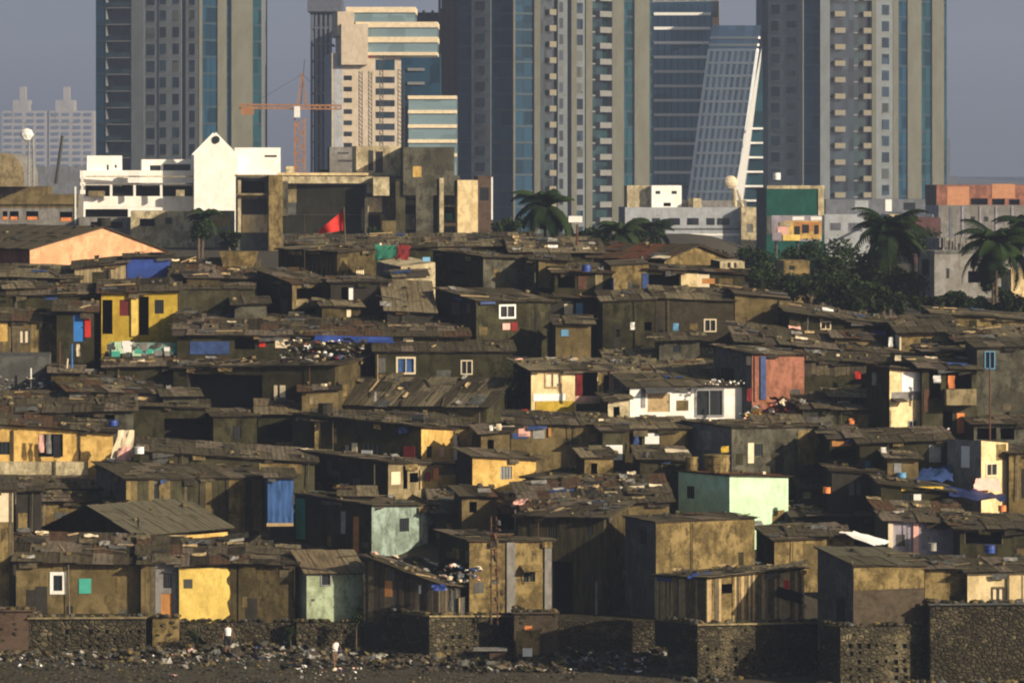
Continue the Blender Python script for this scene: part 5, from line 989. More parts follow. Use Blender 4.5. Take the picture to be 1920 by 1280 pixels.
B = H('m7', 'apartment_building', 'grey apartment block with muted orange penthouse walls at right', 'building', None, 1760, 2000, 5, 385, 470, None, None, 'lav', 'gry', None,
  [('window', x, y, x+8, y+9, PANE) for x in (1820, 1845, 1880, 1905, 1930) for y in (406, 430)]+[('post', x, 386, x+4, 450, W['lav']) for x in (1803, 1836, 1866, 1896)]+[('panel', 1780, 388, 1786, 450, W['bgd'])], D=700, base=14, dep=14)
V(B, 'penthouse', None, 1756, 2000, 5, 347, 387, 703, 'rbrk', W['peach'] and 'red', [('panel', 1776, 350, 1817, 386, ORGM), ('panel', 1860, 345, 1903, 372, ORGM), ('opening', 1820, 372, 1852, 384), ('opening', 1860, 373, 1884, 384), ('opening', 1892, 374, 1912, 384)], dep=10)
B = H('m8', 'villa', 'grey weathered villa with arched balcony behind the right palms', 'villa', 1722, 1752, 1990, 20, 470, 560, None, None, 'gry', 'gry', None, [('window', 1774, 503, 1780, 522), ('opening', 1728, 486, 1742, 514), ('opening', 1815, 508, 1838, 530), ('band', 1752, 470, 1880, 476, W['gryd'])], D=440, base=6, dep=10)
V(B, 'parapet', 1738, 1768, 1990, 20, 446, 462, 443, 'gry', 'gry', dep=6)
for k in range(14):
    m = MB(); p = P(1762+k*10, 446, 442.8); m.tube(p-UP*.9, p, .1, .1, W['gry'], 6); m.build('baluster', B)
H('m9', 'low_building', 'small tan house half hidden in the tree mass', 'building', None, 1470, 1518, 4, 489, 530, None, None, 'tan', 'tan2', None, [('window', 1480, 498, 1490, 506)], D=385, base=6, dep=5)
H('m9b', 'low_building', 'small pale house at the right edge between palm fronds', 'building', None, 1896, 1990, 4, 505, 560, None, None, 'crmd', 'crm', None, [('window', 1904, 514, 1910, 526)], D=400, base=6, dep=5)
# ------------------------------------------------------------------ trees
LEAF = [plain('leaf_a', (.022, .038, .012), .9, .5, .6, 0, .08), plain('leaf_b', (.036, .056, .017), .9, .5, .6, 0, .08), plain('leaf_c', (.014, .026, .01), .9, .5, .6, 0, .08)]
LEAFP = [plain('palm_leaf', (.024, .042, .012), .9, .4, .6, 0, .08), plain('palm_leaf_dark', (.012, .024, .009), .9, .4, .6, 0, .08)]
BARK = plain('bark', (.10, .075, .05), .9, .4, 2)
def tree(label, px, ytop, ybot, D, wpx, seed, n=2600, group='trees beyond the right end of the houses', leaf=.34, base=4, lob=9):
    rr = random.Random(seed); zt = Z(ytop, D); zb = Z(ybot, D); x = X(px, D); hh = zt-zb; wr = wpx/F*D/2
    T = thing('tree', label, 'tree', (x, D, zb), group)
    m = MB(); tp = Vector((x, D, zb+hh*.45)); tr_ = min(.3, wr*.13); m.tube(Vector((x, D, zb-base)), tp, tr_, tr_*.7, BARK, 8)
    m.build('trunk', T)
    lobes = []
    for i in range(lob):
        a = rr.uniform(0, 6.28); q = rr.random()**.5; z = zb+hh*rr.uniform(.3, .88)
        f = 1-abs((z-zb)/hh-.5)*.9; lobes.append((Vector((x+math.cos(a)*wr*q*.75*f, D+math.sin(a)*wr*q*.75*f, z)), rr.uniform(.28, .5)*min(wr, hh*.6)))
    lobes.append((Vector((x, D, zt-.3*hh)), .32*hh))
    m = MB()
    for c, r in lobes: m.tube(tp-UP*hh*.1, c, min(.1, wr*.05), .015, BARK, 4, False)
    m.build('limbs', T); m = MB()
    for i in range(n):
        c, r = rr.choice(lobes); v = Vector((rr.gauss(0, 1), rr.gauss(0, 1), rr.gauss(0, 1))).normalized()*r*(rr.random()**.45)*rr.choice([1, 1, 1, 1.15]); v.z *= .8; p = c+v
        s = leaf*rr.uniform(.5, 1.3); u = Vector((rr.gauss(0, 1), rr.gauss(0, 1), rr.gauss(0, .6))).normalized(); w = u.cross(Vector((rr.gauss(0, 1), rr.gauss(0, 1), rr.gauss(0, 1)))).normalized()
        m.face([p-u*s*.5, p-w*s*.3, p+u*s*.5, p+w*s*.3], LEAF[min(2, int(rr.random()*3))])
    m.build('crown', T); return T
def palm(label, px, ytop, ybot, D, fl, seed, nf=22, group='coconut palms behind the houses', lean=0):
    rr = random.Random(seed); zt = Z(ytop, D)-fl*.35; zb = Z(ybot, D); x = X(px, D)
    T = thing('palm_tree', label, 'palm tree', (x-lean, D, zb), group); m = MB(); top = Vector((x, D, zt)); pr = Vector((x-lean, D, zb-5)); 
    for k in range(1, 7):
        t = k/6; q = Vector((x-lean+lean*t*t, D, zb-5+(zt-zb+5)*t)); m.tube(pr, q, .24-.02*k, .22-.02*k, BARK, 8, False); pr = q
    m.build('trunk', T)
    for i in range(nf):
        a = i*2.4+rr.uniform(-.3, .3); el = rr.uniform(-.5, 1.2) if i > 5 else rr.uniform(.9, 1.35); L = fl*rr.uniform(.55, 1.1); m = MB(); mt = rr.choice(LEAFP)
        d = Vector((math.cos(a), math.sin(a), 0)); p = top.copy(); ang = el; sd = Vector((-math.sin(a), math.cos(a), 0)); seg = 9
        for k in range(seg):
            e = d*math.cos(ang)+UP*math.sin(ang); q = p+e*L/seg; m.tube(p, q, .05*(1-k/seg)+.012, .05*(1-(k+1)/seg)+.012, mt, 4, False)
            nn = e.cross(sd)
            for sgn in (-1, 1):
                for h in (0, .5):
                    b = p+(q-p)*h; ll = fl*.24*math.sin(math.pi*min(.97, (k+h+1)/(seg+1)))+.12; tip = b+(sd*sgn*.8+e*.45-UP*.45).normalized()*ll; wv = e*.15
                    m.face([b-wv, b+wv, tip+wv*.2, tip-wv*.2], mt)
            p = q; ang -= rr.uniform(.14, .27)
        m.build('frond', T)
    return T
gp = 'trees beyond the right end of the houses'
tl = [(1290, 462, 540, 440, 120, 'small round tree behind the right end of the red brown tin roof'), (1345, 466, 540, 430, 110, 'dark bushy tree left of the green netted building foot'), (1400, 458, 560, 420, 130, 'broad tree in front of the billboard posts at left'),
 (1450, 462, 560, 410, 130, 'tree directly below the billboard'), (1510, 455, 570, 415, 130, 'tree below the right end of the billboard'), (1570, 440, 575, 410, 140, 'tall bushy tree between billboard and tall palm'), (1622, 470, 575, 395, 120, 'dark tree at the left foot of the tall palm'),
 (1440, 505, 580, 380, 130, 'low dark tree just behind the parapet house'), (1520, 510, 585, 378, 130, 'low tree around the small tan hidden house'), (1580, 500, 590, 372, 120, 'bright green edged tree above the sagging roof'), (1690, 500, 590, 385, 110, 'tree to the right of the tall palm trunk'), (1655, 535, 600, 368, 110, 'low bright shrub like tree below the tall palm'),
 (1780, 545, 605, 365, 120, 'rounded low tree in front of the villa'), (1725, 420, 500, 470, 90, 'tree before the maroon building'), (1905, 545, 610, 370, 90, 'low tree in the lower right of the palm group'), (1835, 555, 605, 372, 80, 'small tree at the foot of the right palm'), (1478, 505, 585, 374, 90, 'low tree hiding the foot of the small tan house'), (1610, 548, 605, 362, 120, 'bright low bush like tree left of the tall palm foot'), (1735, 552, 605, 362, 110, 'bright low bush like tree in front of the villa door'), (1540, 480, 560, 404, 110, 'dark tree right of the small tan hidden house'), (1665, 430, 560, 396, 70, 'dense dark tree wrapped around the tall palm trunk'), (1862, 470, 580, 384, 60, 'dense dark tree wrapped around the right palm trunk')]
for i, (px, y0, y1, D, w, lb) in enumerate(tl): tree(lb, px, y0, y1, D, w, 40+i, 3000)
palm('tall shaggy palm in front of the maroon and white buildings', 1668, 402, 560, 392, 4.6, 1, 38)
palm('large palm at the right before the grey villa', 1868, 425, 580, 380, 4.5, 2, 38)
palm('palm with fronds cut by the right edge', 1930, 400, 560, 395, 4.4, 3, 30)
palm('palm rising behind the crest roofs left of the white box lamp', 1022, 358, 470, 400, 4.0, 4, 34)
palm('low wide palm just right of the white box lamp', 1165, 412, 480, 420, 3.2, 5, 22)
palm('small pale palm before the grey office at left', 1225, 412, 480, 450, 3.2, 6, 20)
palm('slim palm before the white building tower', 384, 392, 470, 420, 2.2, 7, 18, lean=.4)
g2 = 'trees along the crest behind the houses'
for i, (px, y0, y1, D, w, lb) in enumerate([(372, 412, 460, 415, 60, 'small dark tree below the white building'), (430, 430, 470, 420, 60, 'small dark bush tree left of the derelict stair tower'), (960, 408, 470, 430, 110, 'dark bushy tree right of the lit derelict pier'), (1110, 420, 480, 425, 120, 'dark tree just right of the lamp pole'), (1200, 425, 480, 440, 110, 'tree in front of the grey office left end'), (700, 425, 460, 430, 40, 'small plant at the foot of the derelict block')]): tree(lb, px, y0, y1, D, w, 70+i, 1500, g2)
tree('dark green creeper clad tree squeezed left of the cream plastered house', 974, 668, 800, 301.5, 56, 90, 2600, None, .2, 1)
tree('small dark shrub growing on the pale green house base wall', 668, 1142, 1200, 265, 26, 91, 600, None, .12, .5, 5); tree('small dark shrub before the stone wall left of the pale green house', 545, 1170, 1215, 265.6, 20, 92, 500, None, .12, .5, 5)
tree('bushy shrub in the dark corner below the bright yellow wall', 362, 1178, 1218, 265.6, 34, 93, 700, None, .12, .5, 6)
# ------------------------------------------------------------------ towers
TW = {'gry': wallm('tower_stone_grey', (.15, .168, .185), .15, .2), 'bei': wallm('tower_stone_beige', (.12, .12, .10), .12, .2), 'gl': glassm('tower_glass_blue', (.014, .045, .08), .35, .06), 'gl2': glassm('tower_glass_teal', (.015, .05, .066), .35, .06), 'dk': glassm('tower_window', (.02, .035, .05), .12, .5, .7, .5, .35), 'dkg': glassm('tower_window_green', (.016, .036, .04), .12, .5, .7, .5, .35)}
BEIP = plain('balcony_parapet', (.22, .195, .14), .8, .1); GRYP = plain('slab_edge', (.18, .18, .175), .8, .15); SPN = plain('spandrel_line', (.022, .045, .065), .6, .2)
rw = random.Random(77); DKB = glassm('tower_window_curtained', (.08, .085, .08), .4, .3, .7, .5, .35); DKC = glassm('tower_window_black', (.012, .018, .025), .1, .5, .5, .5, .35)
def tower(name, label, ctrl, strips, ytop, ybot, pitch, phase, depth=24, cat='skyscraper'):
    """ctrl [(px,D)] plan line; strips (x0,x1,type,recess,mat,...)"""
    def Dx(px):
        for (a, da), (b, db) in zip(ctrl, ctrl[1:]):
            if px <= b: return da+(db-da)*(px-a)/(b-a)
        return ctrl[-1][1]
    D0 = ctrl[0][1]; Dm = min(d for _, d in ctrl); T = thing(name, label, cat, P(ctrl[0][0], ybot, D0))
    zt, zb = Z(ytop, Dm), Z(ybot, Dm)-14; wb = MB(); prev = None; back = []
    ph = Z(phase, Dm); k0 = math.floor((zb-ph)/pitch); zs = [ph+k*pitch for k in range(k0, int((zt-ph)/pitch)+1)]; zvis = [z for z in zs if z > Z(ybot, Dm)-1 and z < zt-pitch]
    for st in strips:
        x0, x1, ty, off, mt = st[:5]; a = Vector((X(x0, Dx(x0)), Dx(x0), 0)); b = Vector((X(x1, Dx(x1)), Dx(x1), 0)); d = (b-a).normalized(); n = Vector((d.y, -d.x, 0)); w = (b-a).length
        a2 = a-n*off; b2 = b-n*off; mat = TW[mt] if isinstance(mt, str) else mt; tgt = MB() if ty == 'glass' else wb; lines = MB(); GB = tgt
        tgt.face([a2+UP*zb, b2+UP*zb, b2+UP*zt, a2+UP*zt], mat, [(0, zb), (w, zb), (w, zt), (0, zt)])
        if prev is not None and (prev-a2).length > .05: wb.face([prev+UP*zb, a2+UP*zb, a2+UP*zt, prev+UP*zt], TW['gry'])
        if prev is None: first = a2
        prev = b2; back.append((a2, b2))
        if ty == 'glass':
            for z in zs:
                if z > zb+1: lines.box(a2+n*.12+UP*z, d*w, -n*.1, UP*.45, SPN)
            nm = max(1, int(w/1.6))
            for i in range(0, nm+1): lines.box(a2+d*(w*i/nm)+n*.10+UP*zb, d*.08, -n*.09, UP*(zt-zb-.5), SPN)
            g_ = GB.build('glass_strip', T); lines.build('spandrels', g_)
        elif ty == 'win':      # punched windows; st[5]=list of (f0,f1), st[6]=(sill,head)
            sl, hd = st[6] if len(st) > 6 else (.9, 2.6)
            for z in zvis:
                for (f0, f1) in st[5]:
                    m = MB(); A = a2+d*w*f0+n*.04+UP*(z+sl); m.box(A, d*w*(f1-f0), -n*.03, UP*(hd-sl), rw.choice([TW['dk'], TW['dk'], DKB, DKC])); m.box(A+n*.06-UP*.12-d*.08, d*(w*(f1-f0)+.16), -n*.09, UP*.12, GRYP); m.build('window', T)
            for z in zs:
                if z > zb+1: wb.box(a2+n*.05+UP*z, d*w, -n*.04, UP*.1, TW['gry'])
        elif ty == 'balc':     # st[5]=parapet mat, st[6]=(f0,f1) parapet extent, st[7] proj
            f0, f1 = st[6]; pj = st[7]; pm = st[5]
            for z in zvis:
                m = MB(); A = a2+d*w*f0+n*pj+UP*z; L = d*w*(f1-f0); m.box(A, L, -n*(pj-.02), UP*.2, GRYP); m.box(A+UP*.2, L, -n*.15, UP*.95, pm); m.box(A+UP*.2-n*.15, d*.15, -n*(pj-.2), UP*.95, pm); m.box(A+UP*.2-n*.15+L-d*.15, d*.15, -n*(pj-.2), UP*.95, pm); m.build('balcony', T)
            for z in zs:
                if z > zb+1: wb.box(a2+n*.06+UP*z, d*w, -n*.05, UP*.3, GRYP)
    bl = first+Vector((0, depth, 0)); br = prev+Vector((0, depth, 0))
    wb.face([prev+UP*zb, br+UP*zb, br+UP*zt, prev+UP*zt], TW['gry']); wb.face([bl+UP*zb, first+UP*zb, first+UP*zt, bl+UP*zt], TW['gry']); wb.face([br+UP*zb, bl+UP*zb, bl+UP*zt, br+UP*zt], TW['gry'])
    for (p, q) in back: wb.face([p+UP*zt, q+UP*zt, Vector((q.x, bl.y, zt)), Vector((p.x, bl.y, zt))], TW['gry'])
    wb.build('wall', T)
    return T
PI_ = [(.2, .8)]
TA = tower('apartment_tower', 'leftmost grey and beige tower with recessed green balconies', [(180, 903), (372, 896), (490, 912)],
 [(180, 198, 'glass', 0, 'gl'), (198, 246, 'balc', 1.6, 'dkg', TW['dkg'], (.02, .98), 1.5), (246, 270, 'wall', 0, 'gry'), (270, 298, 'win', .15, 'gry', [(.15, .7)], (.5, 2.7)), (298, 340, 'win', 0, 'gry', [(.05, .32), (.62, .9)], (.7, 2.8)), (340, 348, 'wall', .6, 'gryd' if False else TW['dk']), (348, 372, 'win', 0, 'gry', [(.3, .72)], (.5, 2.8)), (372, 378, 'wall', -.2, 'bei'), (378, 408, 'glass', .4, 'gl'), (408, 425, 'wall', 0, 'bei'), (425, 434, 'glass', .9, 'gl'), (434, 474, 'wall', 0, 'bei'), (474, 491, 'glass', .3, 'gl2')],
 -70, 430, 3.28, 77)
TC = tower('apartment_tower', 'middle tower with twin beige piers and stacked cream balconies', [(858, 902), (960, 896), (1066, 902), (1222, 925)],
 [(858, 884, 'glass', .5, 'gl'), (884, 920, 'win', 0, 'gry', [(.22, .7)], (.8, 2.7)), (920, 961, 'glass', .3, 'gl'), (961, 965, 'wall', -.3, 'bei'), (965, 1001, 'glass', .3, 'gl'), (1001, 1012, 'wall', -.2, 'bei'), (1012, 1028, 'wall', .6, 'dkg'), (1028, 1046, 'balc', .8, 'dk', BEIP, (.05, .75), 1.2), (1046, 1064, 'win', 0, 'gry', [(.15, .55)], (.6, 2.6)), (1064, 1070, 'wall', .9, 'dk'), (1070, 1080, 'wall', -.2, 'bei'), (1080, 1098, 'win', .2, 'gry', [(.1, .8)], (.5, 2.6)), (1098, 1110, 'wall', -.1, 'bei'), (1110, 1148, 'balc', 1.2, 'dkg', GRYP, (.4, .98), 1.2), (1148, 1170, 'wall', 0, 'bei'), (1170, 1190, 'glass', .6, 'gl2'), (1190, 1218, 'wall', 0, 'bei'), (1218, 1224, 'glass', .4, 'gl2')],
 -70, 450, 3.16, 88)
TF = tower('apartment_tower', 'rightmost tower with cream balcony bays and broad beige piers', [(1428, 987), (1536, 980), (1640, 984), (1776, 1005)],
 [(1428, 1440, 'wall', .2, 'dk'), (1440, 1466, 'win', 0, 'gry', [(.25, .85)], (.6, 2.7)), (1466, 1498, 'win', 0, 'gry', [(.3, .8)], (1.2, 2.6)), (1498, 1506, 'wall', -.2, 'bei'), (1506, 1538, 'glass', .3, 'gl'), (1538, 1556, 'wall', 0, 'gry'), (1556, 1584, 'balc', .9, 'dk', BEIP, (.3, 1.0), 1.3), (1584, 1604, 'wall', .9, 'dk'), (1604, 1634, 'balc', 1.1, 'dkg', BEIP, (.5, 1.0), 1.2), (1634, 1642, 'wall', -.2, 'bei'), (1642, 1674, 'win', 0, 'gry', [(.35, .78)], (.5, 2.7)), (1674, 1684, 'wall', -.1, 'bei'), (1684, 1702, 'glass', .4, 'gl'), (1702, 1728, 'wall', 0, 'bei'), (1728, 1748, 'glass', .5, 'gl2'), (1748, 1770, 'wall', 0, 'bei'), (1770, 1776, 'glass', .3, 'gl2')],
 -34, 450, 3.53, 62)
TD = tower('office_tower', 'dark glass office tower with pale floor bands right of the middle tower', [(1214, 1016), (1348, 1006)], [(1214, 1220, 'wall', -.2, 'bei'), (1220, 1334, 'glass', .2, glassm('office_glass_dark', (.10, .22, .30), .12, .6, .4, .12, .2)), (1334, 1348, 'wall', 0, 'gry')], 2, 430, 3.17, 82)
m = MB(); D_ = 1005
for k in range(12):
    y = 24+27*k; A = P(1226, y+5, D_); m.box(A, Vector((X(1333, D_)-A.x, 1.2 if False else 0, 0)), Vector((0, 2, 0)), UP*.62, plain('pale_band', (.5, .52, .52), .7, .1) if k > 3 else WHITE)  # top bands white as if sunlit, lower ones duller as if shaded
m.build('floor_bands', TD)
m = MB(); A = P(1336, 52, 1004); m.box(A, Vector((1.3, 0, 0)), Vector((0, 2, 0)), UP*2.2, W['peach']); m.build('roof_sign_panel', TD)
# slanted grid tower: its glass face turns to the left, its bright fin to the right
SLG = glassm('slanted_glass', (.26, .38, .52), .3, .4, .3)
T = thing('slanted_tower', 'slanting glass tower with white diagonal grid and bright white edge', 'skyscraper', P(1360, 430, 950))
def slp(u, v, off=0):
    yt, yb = 48, 432; x0 = 1336+(1284-1336)*v; x1 = 1427+(1372-1427)*v; D = 958-17*u-off; return P(x0+(x1-x0)*u, yt+(yb-yt)*v, D)
m = MB(); q = [slp(0, 1), slp(1, 1), slp(1, 0), slp(0, 0)]; o = Vector((.6, 20, 0)); m.face(q, SLG); m.face([p+o for p in q][::-1], SLG)
for i in range(4): a, b = q[i], q[(i+1) % 4]; m.face([a, b, b+o, a+o], TW['gl2'])
m.build('glass_body', T); m = MB(); LG = plain('pale_grid', (.85, .88, .92), .6, .1)
for i in range(9): m.tube(slp(i/8, 1, .35), slp(i/8, .12, .35), .45, .45, LG, 4)
for k in range(15): v = .12+.88*k/14; m.tube(slp(0, v, .35), slp(1, v, .35), .36, .36, LG, 4)
for k in range(2): m.tube(slp(0, .06+.035*k, .35), slp(1, .06+.035*k, .35), .35, .35, WHITE, 4)
m.build('grid', T); m = MB()
tri = [P(1374, 378, 938), P(1393, 378, 938), P(1427, 112, 938), P(1428, 90, 938)]; o = Vector((0, 1, 0)); m.face(tri, WHITE); m.face([p+o for p in tri][::-1], WHITE)
for i in range(4): a, b = tri[i], tri[(i+1) % 4]; m.face([b, a, a+o, b+o], WHITE)
m.build('white_fin', T); m = MB()
for k in range(7):
    y = 240+k*27; A = P(1408-(y-240)*.16, y+3, 939.2); m.box(A, Vector((X(1431, 939)-A.x, 0, 0)), Vector((0, 6, 0)), UP*.4, WHITE)
m.build('floor_edges', T); m = MB(); q = [P(1390, 430, 940), P(1430, 430, 940), P(1430, 110, 940), P(1426, 110, 940)]; o = Vector((.5, 9, 0)); m.face(q, TW['gl2'])
for i in range(4): a, b = q[i], q[(i+1) % 4]; m.face([a, b, b+o, a+o], TW['gl2'])
m.build('side_glass', T)
# centre construction group
W['pch'] = wallm('stone_pale_peach', (.52, .44, .35), .15)
T = H('b1', 'office_building', 'peach and glass office block with red logo line behind the derelict block', 'building', None, 622, 752, 6, 100, 350, None, None, 'bg', 'pch', None,
  [('window', 704, 112, 740, 132, TW['gl'])]+[('window', 704, y, 740, y+12, TW['dk']) for y in range(144, 262, 22)]+[('window', 644, y, 660, y+9, TW['dk']) for y in range(142, 270, 21)]+[('panel', 626, 102, 642, 345, W['bg'])], D=780, base=20, dep=20)
V(T, 'stepped_wall', None, 640, 690, 6, 45, 104, 779, 'pch', 'pch', dep=15); V(T, 'stepped_wall', None, 633, 664, 6, 22, 50, 779.5, 'pch', 'pch', dep=15)
for k, (x0, x1, y0, y1) in enumerate([(650, 778, 14, 42), (668, 820, 42, 70), (690, 820, 70, 100)]):
    V(T, 'glass_storey', None, x0, x1, 4, y0, y1, 776-k*.5, 'gl', 'gl2', dep=16, base=.3) if False else None
    m = MB(); D_ = 782-k*.6; a = P(x0, y1, D_); b = P(x1, y0, D_); m.box(a, Vector((b.x-a.x, 0, 0)), Vector((0, 16, 0)), UP*(b.z-a.z), glassm('office_glass_pale', (.16, .23, .26), .2, .5, .25, .35, .2)); m.build('glass_storey', T)
    m = MB(); m.box(a+Vector((-.1, -.25, 2.2*0+(b.z-a.z)-.9)), Vector((b.x-a.x+.2, 0, 0)), Vector((0, 16.4, 0)), UP*.95, CREAM); m.build('cornice', T)
m = MB(); D_ = 780; a = P(690, 104, D_); b = P(820, 98, D_); m.box(a, Vector((b.x-a.x, 0, 0)), Vector((0, 16, 0)), UP*(b.z-a.z), CREAM); m.build('cornice', T)
m = MB(); a = P(672, 109, 779.6); b = P(697, 104, 779.6); m.box(a, Vector((b.x-a.x, 0, 0)), Vector((0, .2, 0)), UP*(b.z-a.z), REDD); m.build('red_logo', T)
m = MB(); a = P(752, 330, 818); b = P(825, 100, 818); m.box(a, Vector((b.x-a.x, 0, 0)), Vector((0, 16, 0)), UP*(b.z-a.z), TW['gl']); m.build('glass_wing', T)
m = MB()
for y in (128, 154, 180): a = P(764, y+5, 817.6); m.box(a, Vector((X(796, 817.6)-a.x, 0, 0)), Vector((0, .3, 0)), UP*.5, GRYP)
m.build('floor_bands', T)
T = thing('office_building', 'lower glass office with three cream bands above the stained tower', 'building', P(805, 330, 800)); m = MB(); a = P(766, 340, 800); b = P(856, 180, 800); m.box(a, Vector((b.x-a.x, 0, 0)), Vector((0, 16, 0)), UP*(b.z-a.z), glassm('office_glass_pale', (.16, .23, .26), .2, .5, .25, .35, .2)); m.build('glass_body', T); m = MB()
for y in (180, 207, 234, 262, 288): a = P(765, y+6, 799.7); m.box(a, Vector((X(857, 799.7)-a.x, 0, 0)), Vector((0, .3, 0)), UP*.6, CREAM)
m.build('floor_bands', T)
# dark framed towers under construction
def frame_tower(label, x0, x1, ytop, D, mat, dep=16, pitch=3.3, cols=4, slabmat=GREY):
    T = thing('unfinished_tower', label, 'skyscraper', P(x0, 340, D)); m = MB(); a = P(x0, 360, D); b = P(x1, ytop, D); w = b.x-a.x
    m.box(a+Vector((.6, .8, -10)), Vector((w-1.2, 0, 0)), Vector((0, dep, 0)), UP*(b.z-a.z+9), mat); m.build('core', T)
    m = MB(); z = a.z
    while z < b.z: m.box(Vector((a.x, D, z)), Vector((w, 0, 0)), Vector((0, dep+1, 0)), UP*.35, slabmat); z += pitch
    m.build('floor_slabs', T); m = MB()
    for i in range(cols+1): m.box(Vector((a.x+(w-.5)*i/cols, D-.05, a.z-10)), Vector((.5, 0, 0)), Vector((0, .5, 0)), UP*(b.z-a.z+10), slabmat)
    m.build('columns', T); return T
STL = plain('site_netting', (.06, .085, .14), .8, .4, .1); STB = plain('site_netting_brown', (.09, .075, .08), .9, .4, .1); SLB = plain('site_slab', (.10, .11, .15), .8, .3)
T = frame_tower('narrow dark tower under construction with flared top at the orange crane', 582, 622, -60, 925, STL, slabmat=SLB)
m = MB(); a = P(576, 22, 924); m.box(a, Vector((X(640, 924)-a.x, 0, 0)), Vector((0, 14, 0)), UP*2.6, SLB); m.build('platform', T)
frame_tower('brown grey tower shell under construction left of the middle tower', 822, 862, -60, 915, STB, slabmat=STB, cols=3)
frame_tower('dark recessed shell tower between glass storeys and middle tower', 742, 830, 20, 935, STL, slabmat=STB, cols=5)
frame_tower('unfinished frame behind the top of the dark glass office tower', 1224, 1350, -12, 1034, STB, slabmat=GREY, cols=6)
# scaffold masts in front of the peach office
for k, (x, y0, lb) in enumerate([(676, 134, 'left thin scaffold mast before the peach office'), (694, 134, 'second thin scaffold mast before the peach office'), (715, 104, 'tallest thin scaffold mast before the peach office'), (752, 130, 'thick dark scaffold tower at the right corner of the peach office')]):
    T = thing('scaffold_mast', lb, 'scaffold', P(x, 330, 740)); m = MB(); ww = 3 if k < 3 else 6
    for dx in (-ww, ww): m.tube(P(x+dx, 335, 740), P(x+dx, y0, 740), .09, .09, DGREY, 4)
    y = y0
    while y < 330: m.tube(P(x-ww, y, 740), P(x+ww, y+8, 740), .08, .08, DGREY, 4); y += 8
    m.build('lattice', T)
# crane
T = thing('tower_crane', 'orange lattice tower crane between the left tower and the dark tower', 'crane', P(562, 330, 660)); CR = plain('crane_orange', (.34, .16, .07), .7, .3, .5)
m = MB()
for dx in (-9, 9):
    for dy in (0, 1.5): m.tube(P(562+dx, 345, 660+dy), P(562+dx, 222, 660+dy), .17, .17, CR, 4)
y = 340; s_ = 1
while y > 226: m.tube(P(562-9*s_, y, 660), P(562+9*s_, y-13, 660), .13, .13, CR, 4); m.tube(P(553, y, 660), P(571, y, 660), .1, .1, CR, 4); y -= 13; s_ = -s_
m.build('mast', T); m = MB()
for dy in (0, 4): m.tube(P(448, 196+dy*1.7, 660), P(640, 198+dy*1.7, 660), .14, .14, CR, 4)
x = 450
while x < 636: m.tube(P(x, 203, 660), P(x+5, 196, 660), .09, .09, CR, 4); m.tube(P(x+5, 196, 660), P(x+10, 203, 660), .09, .09, CR, 4); x += 10
m.build('jib', T); m = MB(); m.tube(P(558, 198, 660), P(566, 138, 660), .16, .12, CR, 4); m.tube(P(574, 198, 660), P(567, 138, 660), .16, .12, CR, 4); m.tube(P(564, 198, 660), P(571, 112, 660), .1, .06, DGREY, 4)
for q in range(5): m.tube(P(560+q, 190-q*12, 660), P(573-q, 184-q*12, 660), .08, .08, CR, 4)
m.build('apex', T); m = MB(); m.tube(P(566, 140, 660), P(470, 197, 660), .04, .04, DGREY, 4); m.tube(P(567, 140, 660), P(632, 197, 660), .04, .04, DGREY, 4); m.build('stay_cable', T)
m = MB(); m.cbox(P(557, 210, 659), .8, 1, 1.6, WHITE); m.build('cab', T); m = MB(); m.cbox(P(464, 208, 660), 1.8, .8, 1.1, CR); m.build('counterweight', T)
# hazy far apartment pair
FARW = wallm('far_apartment_pale', (.33, .30, .27), .1, .1)
for (x0, x1, yt, tw, lb) in ((4, 88, 188, (24, 54), 'hazy far pale apartment block, left one of the pair'), (92, 176, 188, (104, 138), 'hazy far pale apartment block, right one of the pair')):
    D_ = 4200; T = thing('apartment_block', lb, 'apartment block', P(x0, 330, D_)); T['group'] = 'hazy far apartment blocks'; m = MB(); a = P(x0, 345, D_); b = P(x1, yt+20, D_); m.box(a, Vector((b.x-a.x, 0, 0)), Vector((0, 30, 0)), UP*(b.z-a.z), FARW); 
    a = P(tw[0], 230, D_); b = P(tw[1], yt, D_); m.box(a-Vector((0, .5, 0)), Vector((b.x-a.x, 0, 0)), Vector((0, 30, 0)), UP*(b.z-a.z), FARW); c = (tw[0]+tw[1])/2; a = P(c-2, 200, D_); b = P(c+9, yt-25, D_); m.box(a-Vector((0, .7, 0)), Vector((b.x-a.x, 0, 0)), Vector((0, 12, 0)), UP*(b.z-a.z), FARW); m.build('wall', T)
    for x in (x0+5, x0+24, x0+46, x0+66):
        for k in range(10):
            y = 212+k*12; m = MB(); a = P(x, y+5.5, D_-.9); b = P(x+13, y, D_-.9); m.box(a, Vector((b.x-a.x, 0, 0)), Vector((0, .5, 0)), UP*(b.z-a.z), STL); m.build('window', T)
T = thing('far_tower', 'faint stepped tower in the haze right of the rightmost tower', 'skyscraper', P(1780, 340, 3000)); m = MB()
for x0, x1, y0 in ((1770, 1786, 260), (1774, 1782, 225), (1760, 1798, 330)): a = P(x0, 400, 3000+x0*.01); b = P(x1, y0, 3000); m.box(a, Vector((b.x-a.x, 0, 0)), Vector((0, 15, 0)), UP*(b.z-a.z), W['gryd'])
m.build('wall', T)
H('far3', 'warehouse', 'dark grey flat building below the hazy far apartment pair', 'building', None, -80, 185, 2, 312, 350, None, None, 'gryd', 'bgd', None, D=720, base=15, dep=15)
# ------------------------------------------------------------------ loose litter, haze, light, camera
tag(LIT.build('roof_litter'), 'boards, stones, bricks and scraps weighing down the shanty roofs', 'roof litter', kind='stuff')
